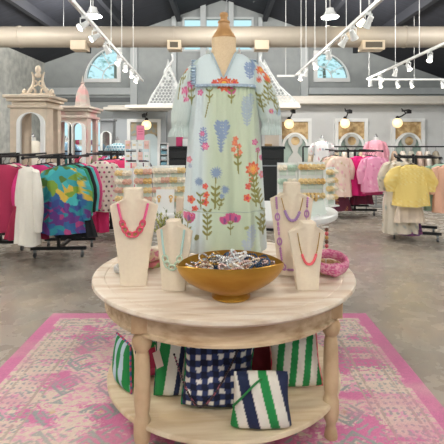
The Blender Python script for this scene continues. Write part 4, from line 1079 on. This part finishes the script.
# sleeves
def sleeve(s):
    def pp(ax, ay): return Vector(((ax-223.7)*SB*1.0, 0, fz(ay)))
    if s < 0: keys = [(198.5, 60, 5, .05), (195, 65, 8, .065), (191, 74, 10.5, .08), (188, 86, 11.8, .088), (185.5, 100, 12.2, .09), (183, 112, 11.6, .088), (181.5, 121, 10, .075), (180.5, 126, 8.3, .055), (180.3, 128, 8.0, .053), (180, 132, 9.8, .062), (179.6, 137, 11, .068)]
    else: keys = [(250, 60, 5, .05), (254, 65, 8, .065), (258.5, 73, 10.5, .08), (262.5, 86, 11.8, .088), (265.5, 98, 12.2, .09), (268, 110, 11.6, .088), (270, 119, 9.8, .075), (271, 124, 8, .055), (271.2, 126, 7.8, .053), (271.5, 130, 9.2, .062), (271.2, 135, 10.2, .068)]
    n = 90; rings = []; M_ = []
    for i in range(len(keys)-1):
        for q in range(8):
            g = q/8; g2 = g*g*(3-2*g); M_.append([keys[i][k]*(1-g2)+keys[i+1][k]*g2 for k in range(4)])
    M_.append(keys[-1])
    for i, (ax, ay, hw_, dp) in enumerate(M_):
        c = pp(ax, ay); f_ = i/len(M_); ring = []
        cuff = math.exp(-((ay-(127.5 if s < 0 else 125))/4.5)**2)
        for j in range(n):
            a = 2*PI*j/n
            w_ = 1+.035*math.sin(7*a+f_*5)+.03*math.sin(4*a-f_*9+s)+(.02+.09*cuff+.05*(ay > 128))*math.sin(22*a)*(.3+f_)*.8+.05*(1-f_)**3*math.sin(24*a)
            tilt = .35*(1-f_)**1.5
            x = hw_*SB*math.cos(a)*w_
            ring.append((c.x+x, -.005+dp*.85*math.sin(a)*w_, c.z-s*x*tilt*1.6))
        rings.append(ring)
    o = MB().loft(rings, cap=False).build('sleeve', m_dress, dr, col=shift(printer(base_sleeve)))
    o.modifiers.new('solid', 'SOLIDIFY').thickness = .002
sleeve(-1); sleeve(1)
# ================================================================= NECKLACE BUSTS AND NECKLACES
def bust(lab, pxc, Y, hpx, nw, sw, bw, shz, rz=0, gro=.03):
    """heights/half widths in metres; local front is -y"""
    t = MB(); n = 26
    hgt = hpx
    def wd(z):
        f_ = z/shz; return bw+(sw-bw)*(f_**1.35)
    def front(x, z):
        f_ = max(0, min(1, z/shz)); w_ = max(wd(min(z, shz)), .01)
        base = -.03+.03*(x/w_)**2*(.4+.6*f_)
        ridge = gro*max(0, (f_-.25)/.75)**1.5*math.exp(-(x/(nw*1.15))**2)
        return base-ridge
    rings = []
    def ring(z, w_, top=None):
        r = []
        for i in range(n): 
            x = -w_+2*w_*i/(n-1)
            zz = z if top is None else z+top*(1-abs(x)/w_)
            r.append((x, front(x, min(z, shz)), zz))
        for i in range(n):
            x = w_-2*w_*i/(n-1)
            zz = z if top is None else z+top*(1-abs(x)/w_)
            r.append((x, .022+.01*(1-(x/w_)**2), zz))
        return r
    for k in range(15):
        z = shz*k/14; rings.append(ring(z, wd(z), .0 if k < 14 else .026))
    w_ = sw
    def nring(z, w1, yb):
        r = []
        for i in range(n):
            a = PI+PI*i/(n-1); r.append((w1*math.copysign(abs(math.cos(a))**.7, math.cos(a)), yb-.03-gro*.9*abs(math.sin(a))**.7*1.0+.0, z))
        for i in range(n):
            a = PI*i/(n-1); r.append((w1*math.copysign(abs(math.cos(a))**.7, math.cos(a)), yb+.02+.012*abs(math.sin(a)), z))
        return r
    A_ = rings[-1]; B_ = nring(shz+.036, nw*1.08, 0)
    for q in (.06, .25, .5, .75, .92): rings.append([tuple(a_*(1-q)+b_*q for a_, b_ in zip(p_, r_)) for p_, r_ in zip(A_, B_)])
    rings.append(B_)
    rings.append(nring(shz+.046, nw*1.0, 0))
    rings.append(nring(hgt-.004, nw, .0)); rings.append([(x*.94, y*.94, hgt) for x, y, z in nring(hgt, nw, 0)])
    t.loft(rings)
    o = t.build('necklace_bust', m_offw, loc=(X_(pxc, Y), Y, TZ)); o.rotation_euler = (0, 0, rz)
    tag(o, lab, 'necklace stand')
    return o, front
def attach(o, b):
    o.location = b.location; o.rotation_euler = b.rotation_euler
def U_(w_, zt, zb, n, front, gap, ex=2.2):
    """points of a hanging curve from one side of the neck to the other"""
    dense = []
    for k in range(400):
        u = -1+2*k/399; x = w_*math.copysign(abs(u)**.75, u); z = zb+(zt-zb)*abs(u)**ex
        dense.append(Vector((x, front(x, z)-gap, z)))
    L_ = [0]
    for i in range(1, 400): L_.append(L_[-1]+(dense[i]-dense[i-1]).length)
    out = []
    for k in range(n):
        s = L_[-1]*k/(n-1); j = min(range(400), key=lambda q: abs(L_[q]-s)); out.append((dense[j], (dense[min(j+1, 399)]-dense[max(j-1, 0)]).normalized()))
    return out
def beads(pts, r, M=None):
    mb = MB()
    for p, d in pts: mb.sphere(p, r, 10, 7)
    return mb
def link(mb, p, d, R, r, asp=1.5):
    a = math.atan2(d.z, d.x)
    Mx = Matrix.Translation(p) @ Matrix.Rotation(-a, 4, 'Y') @ Matrix.Rotation(PI/2, 4, 'X')
    mb.torus(R, r, 20, 8, sx=asp, sy=1, M=Mx)
k_ = 2.27/F
# 1 big left
b1, f1 = bust('tall cream linen necklace bust at the left, wearing a pink link necklace', 133.8, 2.27, 97*k_, 9*k_, 24*k_, 12.8*k_, 79*k_, rz=.05)
n = thing('necklace', 'pink necklace with beaded sides and coral oval links on the left bust', 'necklace'); attach(n, b1)
P = U_(14.6*k_, 81*k_, 52*k_, 60, f1, .009, 1.9)
[beads(q_, .007).build('bead_strand', mat('pink_beads', '#ea5f92', .35), n) for q_ in (P[:16], P[44:])]
Q = U_(14.6*k_, 81*k_, 52*k_, 19, f1, .011, 1.9)
m_cor = mat('coral_resin', '#e0526a', .25, coat=.4)
for i in range(5, 14, 1):
    if i % 2: continue
for i, q in enumerate([5, 6.9, 8.7, 10.6+.0, 12.4]):
    pass
Q = U_(14.6*k_, 81*k_, 52*k_, 101, f1, .011, 1.9)
for q in (28, 37, 46, 54, 63, 72):
    mb = MB(); link(mb, Q[q][0], Q[q][1], .0125, .0050, 1.4); mb.build('oval_link', m_cor, n)
for q in (32.5, 41.5, 50, 58.5, 67.5):
    mb = MB(); link(mb, Q[int(q)][0], Q[int(q)][1], .008, .0025, 1.2); mb.build('gold_ring', m_gold, n)
# 2 small left
k2 = 2.2/F
b2, f2 = bust('small cream necklace bust left of the brass bowl', 174, 2.2, 70*k2, 6.6*k2, 18.4*k2, 11.5*k2, 58*k2, rz=-.12)
n = thing('necklace', 'pale aqua beaded necklace with clear green links on the small left bust', 'necklace'); attach(n, b2)
P = U_(11.5*k2, 60*k2, 24*k2, 70, f2, .007, 2.4)
m_aq = mat('aqua_beads', '#b9d6cf', .3)
[beads(q_, .006).build('bead_strand', m_aq, n) for q_ in (P[:22], P[48:])]
m_gr = mat('green_resin', '#c5d6bf', .2, coat=.4)
Q = U_(11.5*k2, 60*k2, 24*k2, 101, f2, .009, 2.4)
for q in (35, 42, 50, 58, 65): mb = MB(); link(mb, Q[q][0], Q[q][1], .013, .0045, 1.3); mb.build('oval_link', m_gr, n)
for q in (31, 38.5, 46, 54, 61.5, 69): mb = MB(); link(mb, Q[int(q)][0], Q[int(q)][1], .006, .002, 1.2); mb.build('gold_ring', m_gold, n)
# 3 tall right
k3 = 2.45/F
b3, f3 = bust('tall cream necklace bust at the right, behind the smaller one', 291.5, 2.45, 92*k3, 8*k3, 21.3*k3, 14*k3, 75*k3, rz=-.05)
n = thing('necklace', 'gold chain necklace with lavender beads high on the tall right bust', 'necklace'); attach(n, b3)
P = U_(10.5*k3, 77*k3, 55*k3, 50, f3, .006, 1.8)
mb = MB(); mb.tube([p for p, d_ in P], .0022, 6); mb.build('chain', m_gold, n)
m_lav = mat('lavender_beads', '#b48cc0', .35)
beads(P[13:37:2], .0085).build('bead_strand', m_lav, n)
n = thing('necklace', 'long mauve bead and link necklace hanging to the base of the tall right bust', 'necklace'); attach(n, b3)
P = U_(15.5*k3, 76.5*k3, 6*k3, 90, f3, .006, 6)
P2 = [(Vector((p.x*(.80+.2*min(1, p.z/(75*k3)))*1.0, p.y-.0, p.z)), d_) for p, d_ in P]
P2 = [(Vector((p.x, f3(p.x, p.z)-.006, p.z)), d_) for p, d_ in P2]
m_mau = mat('mauve_beads', '#bf86b4', .35)
for g_ in range(0, 90, 14): beads(P2[g_:g_+7], .007).build('bead_strand', m_mau, n)
for i in range(10, 90, 14): mb = MB(); link(mb, P2[i][0], P2[i][1], .012, .004, 1.5); mb.build('oval_link', m_mau, n)
MB().tube([p for p, d_ in P2], .0018, 5).build('cord', m_lav, n)
# 4 small right
k4 = 2.17/F
b4, f4 = bust('small cream necklace bust at the right front, gold chain with coral beads', 307, 2.21, 69*k4, 7.2*k4, 19*k4, 11*k4, 57.5*k4, rz=.1)
n = thing('necklace', 'gold chain necklace with coral and pink beads on the small right bust', 'necklace'); attach(n, b4)
P = U_(11.5*k4, 58*k4, 27*k4, 60, f4, .006, 1.9)
MB().tube([p for p, d_ in P], .0022, 6).build('chain', m_gold, n)
[beads(q_, .0035).build('gold_beads', m_gold, n) for q_ in (P[10:20:2], P[40:50:2])]
beads(P[19:41], .007).build('bead_strand', mat('coral_beads', '#f0626c', .35), n)

# ================================================================= BRASS BOWL WITH BRACELETS
BX, BY = X_(231, 2.1), 2.1
AL, BW = .262, .178
bw_ = thing('bowl', 'boat-shaped antiqued brass bowl with pointed ends full of bracelets', 'bowl', (BX, BY, TZ), .10)
m_brass = mat('antique_brass', '#a8762a', .33, metal=.6, c2='#c4973f', nscale=3, stretch=(1, 1, 4), bump=.06, bscale=25)
def bowlpt(f_, a, off=0):
    # f_ 0 bottom..1 rim ; a angle
    c, s = math.cos(a), math.sin(a)
    g = math.sin(f_*PI/2)**.85
    lx = (AL*g+.0-off); ly = (BW*(math.sin(f_*PI/2)**.7)-off)
    x = lx*math.copysign(abs(c)**(1.0), c); y = ly*s*(1-.22*abs(c)**2)*(abs(s)**.12 if s else 1)
    tip = abs(c)**6
    z = .022+off*.8+(.150*(1-math.cos(f_*PI/2)**1.1)) + f_**3*(.006*(1-abs(c)**2) - .016*tip) 
    return (x, y, z)
rg = [[bowlpt(max(k/16, .10), 2*PI*j/80) for j in range(80)] for k in range(1, 17)]
rg += [[bowlpt(max(k/16, .1), 2*PI*j/80, .005) for j in range(80)] for k in range(16, 0, -1)]
MB().loft(rg).build('shell', m_brass, bw_)
MB().lathe([(.088, 0), (.094, .004), (.094, .010), (.084, .016), (.08, .024), (.085, .034), (0, .034)], 48).build('foot', m_brass, bw_)
rr = random.Random(5)
bc = [('silver', '#c9c9cc', .8), ('pearl', '#dcd6d2', .2), ('rose gold', '#cfa08a', .6), ('gold', '#c9a055', .7), ('white', '#ece9e4', 0), ('blue', '#3f5570', .1), ('blush', '#d9b7ae', 0), ('cream', '#e0cdb4', 0), ('crystal', '#dfe6ea', .2)]
proto = []
for i, (nm, c, me_) in enumerate(bc):
    mb = MB(); k = 17
    for q in range(k): mb.sphere((.03*math.cos(2*PI*q/k), .03*math.sin(2*PI*q/k), 0), .0056 if q % 3 else .0046, 8, 6)
    mb.torus(.03, .0012, 20, 4)
    o = mb.build('beaded_bracelet', mat('bracelet_'+nm.replace(' ', '_'), c, .2, metal=me_), loc=(0, 0, 0)); proto.append([o, nm, False])
cnt = 0
for k in range(150):
    a = rr.random()*2*PI; q = math.sqrt(rr.random())
    lay = k/150
    x = AL*.76*q*math.cos(a); y = BW*.78*q*math.sin(a)*(1-.3*abs(q*math.cos(a)))
    z = TZ+.115+.045*lay+.035*(1-q*q)*lay
    i = rr.randrange(9)
    if x > .08 and y < .05 and rr.random() < .5: i = 5
    src = proto[i]
    o = src[0] if not src[2] else src[0].copy()
    if src[2]: COL.objects.link(o)
    src[2] = True
    o.location = (BX+x, BY+y, z); o.rotation_euler = (rr.uniform(-.7, .7), rr.uniform(-.7, .7), rr.random()*6)
    tag(o, '%s beaded bracelet in the heap inside the brass bowl' % src[1], 'bracelet', '%s bracelets heaped in the brass bowl' % src[1])

# ================================================================= HEADBANDS, PLANT, SMALL THINGS ON THE TABLE
def headband(lab, x, y, z, rz, tilt, R, r, m, knot=True, stripe=None):
    t = thing('headband', lab, 'headband', (x, y, z), rz)
    mb = MB(); n = 40; rings = []
    M = Matrix.Rotation(tilt, 4, 'X')
    for i in range(n):
        a = 2*PI*i/n; fat = 1+.35*math.exp(-((a-PI*1.5)/.55)**2)
        rings.append([((R+r*.55*fat*math.cos(2*PI*j/12))*math.cos(a), (R*.8+r*.55*fat*math.cos(2*PI*j/12))*math.sin(a), r*fat*math.sin(2*PI*j/12)*(1+.05*math.sin(9*a+j))) for j in range(12)])
    mb.loft(rings, closed=True, M=M).build('band', m, t)
    if knot:
        k = MB()
        k.loft([[((r*1.0)*math.cos(2*PI*j/12)*math.sin(q/8*PI)**.6*1.0+(q/8-.5)*.02, -R*.8-r*.35+r*.75*math.sin(2*PI*j/12)*math.sin(q/8*PI)**.6, (q/8-.5)*r*2.5) for j in range(12)] for q in range(9)], M=M)
        k.build('knot', m, t)
    return t
def tweed(name, a, b, c):
    m = mat(name, a, .9, c2=b, nscale=70, contrast=(.45, .55), bump=.6, bscale=140, stretch=(1, 1, 1.6)); return m
m_pt = tweed('pink_tweed', '#cf5f8c', '#e3a3b4', 0); m_bt = tweed('beige_raffia', '#c09a6c', '#dcc09a', 0)
headband('pink and red tweed knotted headband at the right rim of the table', .600, 2.40, TZ+.085, .25, .36, .092, .030, m_pt)
headband('beige raffia headband lying under the pink one at the right rim', .60, 2.50, TZ+.030, -.3, 0, .078, .026, m_bt)
headband('pink floral knotted headband half hidden behind the tall left bust', -.43, 2.56, TZ+.075, .3, -.3, .07, .026, mat('pink_floral_band', '#c9788a', .8, c2='#e0c3a8', nscale=45, contrast=(.45, .55)))
headband('green and rose headband under the pink floral one behind the left bust', -.44, 2.60, TZ+.028, -.4, 0, .075, .024, mat('green_rose_band', '#8e9a5c', .8, c2='#c06b74', nscale=40, contrast=(.45, .55)))
headband('pale silver jewelled headband left of the tall left bust', -.555, 2.50, TZ+.022, .6, 0, .062, .018, mat('silver_sequin', '#b9b6b2', .35, metal=.5, c2='#e6e3de', nscale=120, bump=.5, bscale=200), knot=False)
# dark beaded strand behind the small right bust
n = thing('beaded_keychain', 'short string of dark and coral beads hanging behind the small right bust', 'keychain', (X_(326, 2.55), 2.55, TZ))
MB().tube([(0, 0, 0), (0, 0, .25)], .004, 8).bb(-.03, .03, -.02, .02, 0, .01).bb(-.015, .015, -.004, .004, .245, .25).build('stand', m_acr, n)
for i in range(7): MB().sphere((0, -.016, .235-.024*i), .012, 10, 8).build('bead', mat(['bead_brown', 'bead_coral', 'bead_gold'][i % 3], ['#5a3524', '#c95a62', '#b08a4a'][i % 3], .4), n)
# plant
t = thing('potted_plant', 'small leafy plant with olive sprigs behind the small left bust', 'plant', (X_(170, 2.95), 2.95, TZ))
MB().lathe([(.045, 0), (.055, .01), (.065, .08), (.068, .09), (.06, .09), (.055, .075), (0, .075)], 24).build('pot', mat('white_pot', '#d8d6d0', .5), t)
mb = MB(); ms = MB(); rr = random.Random(2)
for k in range(42):
    a = rr.random()*2*PI; q = rr.uniform(.04, .15); h_ = rr.uniform(.16, .29)-.25*q
    p0 = Vector((0, 0, .07)); p1 = Vector((q*.5*math.cos(a), q*.4*math.sin(a), h_*.7)); p2 = Vector((q*math.cos(a), q*.7*math.sin(a), h_))
    ms.tube([p0, p1, p2], .0018, 4)
    for i in range(7):
        f_ = .35+.65*i/6; c = p0.lerp(p1, min(1, f_*1.5)) if f_ < .6 else p1.lerp(p2, (f_-.6)/.4)
        l = .035; R = Matrix.Translation(c) @ Matrix.Rotation(a+(-1)**i*1.0, 4, 'Z') @ Matrix.Rotation(-.9, 4, 'Y')
        mb.add([(0, 0, 0), (l*.5, .0065, .002), (l, 0, 0), (l*.5, -.0065, .002)], [(0, 1, 2, 3)], R)
ms.build('stem', mat('stem_green', '#6d7040', .8), t)
mb.build('foliage', mat('olive_leaves', '#4f6a3c', .6, c2='#b9b868', nscale=9, contrast=(.4, .6)), t)

# ================================================================= BAGS ON THE LOWER SHELF
m_bag = mat('canvas', rough=.85, attr='Col', bump=.1, bscale=250)
ZS = .20
GR, NV, WH, LB, PKk, MR = '#1f8a45', '#1c2647', '#e3ddd0', '#b9cdd8', '#e04a6a', '#6d1426'
def stripes(cols, w_, ax=0, ph=0, tilt=0):
    C = np.array([lin(c) for c in cols])
    def f(P):
        u = P[:, ax]+tilt*P[:, 2-0*ax if ax == 0 else 0]+ph
        return C[(np.floor(u/w_).astype(int)) % len(cols)]
    return f
def pouch(w_, h_, d_, pinch=3.0, taper=.0, n=56, sag=.0):
    mb = MB()
    def z_(u, v): return d_/2*max(0, (1-abs(u)**pinch))**.5*max(0, (1-abs(v)**pinch))**.5*(1-.25*v)
    for s in (-1, 1):
        for j in range(n+1):
            for i in range(n+1):
                u = -1+2*i/n; v = -1+2*j/n
                ww = w_/2*(1-taper*(v+1)/2)
                x = u*ww*(1-.04*(1-u*u)*0-.03*math.cos(v*3)); y = s*z_(u, v)*(1+.06*math.sin(7*u+5*v))
                mb.v.append((x, y, h_*(v+1)/2+sag*math.sin(u*2.2)*(v+1)/2))
    N = (n+1)*(n+1)
    for s in (0, 1):
        for j in range(n):
            for i in range(n):
                a = s*N+j*(n+1)+i; q = (a, a+1, a+n+2, a+n+1); mb.f.append(q if s == 0 else q[::-1])
    return mb
def edge_trim(w_, h_, r, taper=0):
    q = lambda u, v: (u*w_/2*(1-taper*(v+1)/2)*(1-.03*math.cos(v*3)), 0, h_*(v+1)/2)
    pts = [q(-1+2*k/16, -1) for k in range(16)]+[q(1, -1+2*k/16) for k in range(16)]+[q(1-2*k/16, 1) for k in range(16)]+[q(-1, 1-2*k/16) for k in range(16)]
    return pts
def bag(name, lab, cat, px_, Y, w_, h_, d_, rz, colf, tcol=None, tilt=0, taper=0, pinch=3., lean=0):
    t = thing(name, lab, cat, (X_(px_, Y), Y, ZS), rz)
    M = Matrix.Rotation(tilt, 4, 'Y') @ Matrix.Rotation(lean, 4, 'X')
    lift = abs(math.sin(tilt))*w_/2+.002+abs(math.sin(lean))*d_*.1
    b = pouch(w_, h_, d_, pinch, taper).build('body', m_bag, t, col=colf)
    b.rotation_euler = M.to_euler(); b.location = (0, 0, lift)
    if tcol:
        e = MB().tube(edge_trim(w_, h_, .006, taper), .0055, 8, closed=True).build('edge_binding', m_bag, t, col=tcol)
        e.rotation_euler = M.to_euler(); e.location = (0, 0, lift)
    return t
chk = lambda a, b, s=.018: (lambda P: np.where((((np.floor(P[:, 0]/s)+np.floor(P[:, 2]/s)) % 2) > 0)[:, None], L(a), L(b)))
bag('zip_pouch', 'green and pale blue striped cushion-like pouch left of the front left table leg', 'pouch', 123.5, 2.33, .20, .245, .085, -.95, stripes([GR, LB], .033), chk(PKk, '#2f5f8a'), .0, .1)
t = bag('tote_bag', 'open pink-lined tote with striped flap and dark binding right of the front left leg', 'bag', 150, 2.42, .15, .26, .10, .2, lambda P: np.where((P[:, 2] > .17)[:, None], np.where(((np.floor((P[:, 2]+P[:, 0]*.4)/.035) % 2) > 0)[:, None], L(GR), L(LB)), np.where((P[:, 2] > .06)[:, None], L('#b02a4a'), L('#d04668'))), lambda P: np.tile(L(NV), (len(P), 1)), -.06, .1)
t = bag('tote_bag', 'green, navy and white striped tote with a blank hang tag', 'bag', 169.5, 2.235, .15, .34, .08, .1, stripes([WH, GR, GR, WH, WH, NV], .0265, 0, .115, -.12), chk(NV, GR, .02), .04, 0, 6)
tg = MB().bb(-.018, .018, -.002, .002, -.085, .0).tube([(0, 0, 0), (.004, .01, .03)], .0015, 5).build('hang_tag', mat('tag_card', '#ead4c4', .8), t, smooth=False, loc=(-.065, -.075, .265)); tg.rotation_euler = (0, -.25, .3)
def gingham(P):
    s = .055; x = P[:, 0]+.1*P[:, 2]+.01; z = P[:, 2]-.12*P[:, 0]
    a = (np.floor(x/(s*.5)) % 2) < 1; b = (np.floor(z/(s*.5)) % 2) < 1
    a = ((x/s) % 1) < .56; b = ((z/s) % 1) < .56
    C = np.where((a & b)[:, None], L('#0c1330'), np.where((a | b)[:, None], L('#27345f'), L('#e2ddd4')))
    tex = (np.sin((x+z)*900)*.03)[:, None]
    return C*(1+tex)
t = bag('tote_bag', 'large navy and white gingham bag with bead chain strap, centre of the lower shelf', 'bag', 216, 2.135, .33, .345, .11, .03, gingham, chk(NV, '#1f9a55', .022), .06, 0, 5)
c = MB(); pts = []
for k in range(61):
    f_ = k/60; pts.append(Vector((-.20+.30*f_, -.075-.01*math.sin(f_*PI), .30-.245*math.sin(min(1, f_/.42)*PI/2) if f_ < .42 else .055+.255*((f_-.42)/.58)**1.5)))
for p in pts[::1]: c.sphere(p, .0058, 8, 6)
c.tube(pts, .0025, 5)
c.build('chain_strap', mat('dark_beads', '#26161c', .3, c2='#a8576a', nscale=60, contrast=(.55, .6)), t)
bag('clutch_bag', 'dark red pouch in the shade behind the gingham bag', 'bag', 260, 2.46, .22, .27, .07, 0, lambda P: np.where((P[:, 0] > .09)[:, None], L('#c9365a'), L(MR)), lambda P: np.tile(L('#b3244a'), (len(P), 1)))
def s6(P):
    C = np.array([lin(c) for c in (NV, WH, GR, WH)]); u = P[:, 0]+.25*(P[:, 2]-.25)+.115
    e = np.array([0, .052, .098, .14]); m_ = u % .185
    i = np.searchsorted(e, m_, side='right')-1
    return C[np.clip(i, 0, 3)]
t = bag('zip_pouch', 'navy, white and green striped pouch with green cord at the front of the shelf', 'pouch', 261, 1.995, .275, .25, .12, 0, s6, None, 0, .12, 4)
MB().tube([(-.125+.0*k, -.02-.04*math.sin(k/20*PI), .10+.13*math.sin(k/20*PI/2)) if 0 else (-.13+.13*(k/20), -.03-.035*math.sin(k/20*PI), .11+.122*math.sin(k/20*PI/2)) for k in range(21)], .005, 8).build('cord', mat('green_cord', '#23803f', .6), t)
MB().tube([(-.115+.23*k/20, 0, .236-.004*math.cos(k)) for k in range(21)], .004, 6).build('zip', mat('navy_zip', '#18203c', .5), t)
bag('zip_pouch', 'green and cream striped pouch with pink check binding at the right of the shelf', 'pouch', 297, 2.30, .26, .285, .10, -.12, stripes([WH, GR], .036, 0, .012, -.18), chk(PKk, '#f3b0a8', .014), -.09, .08)
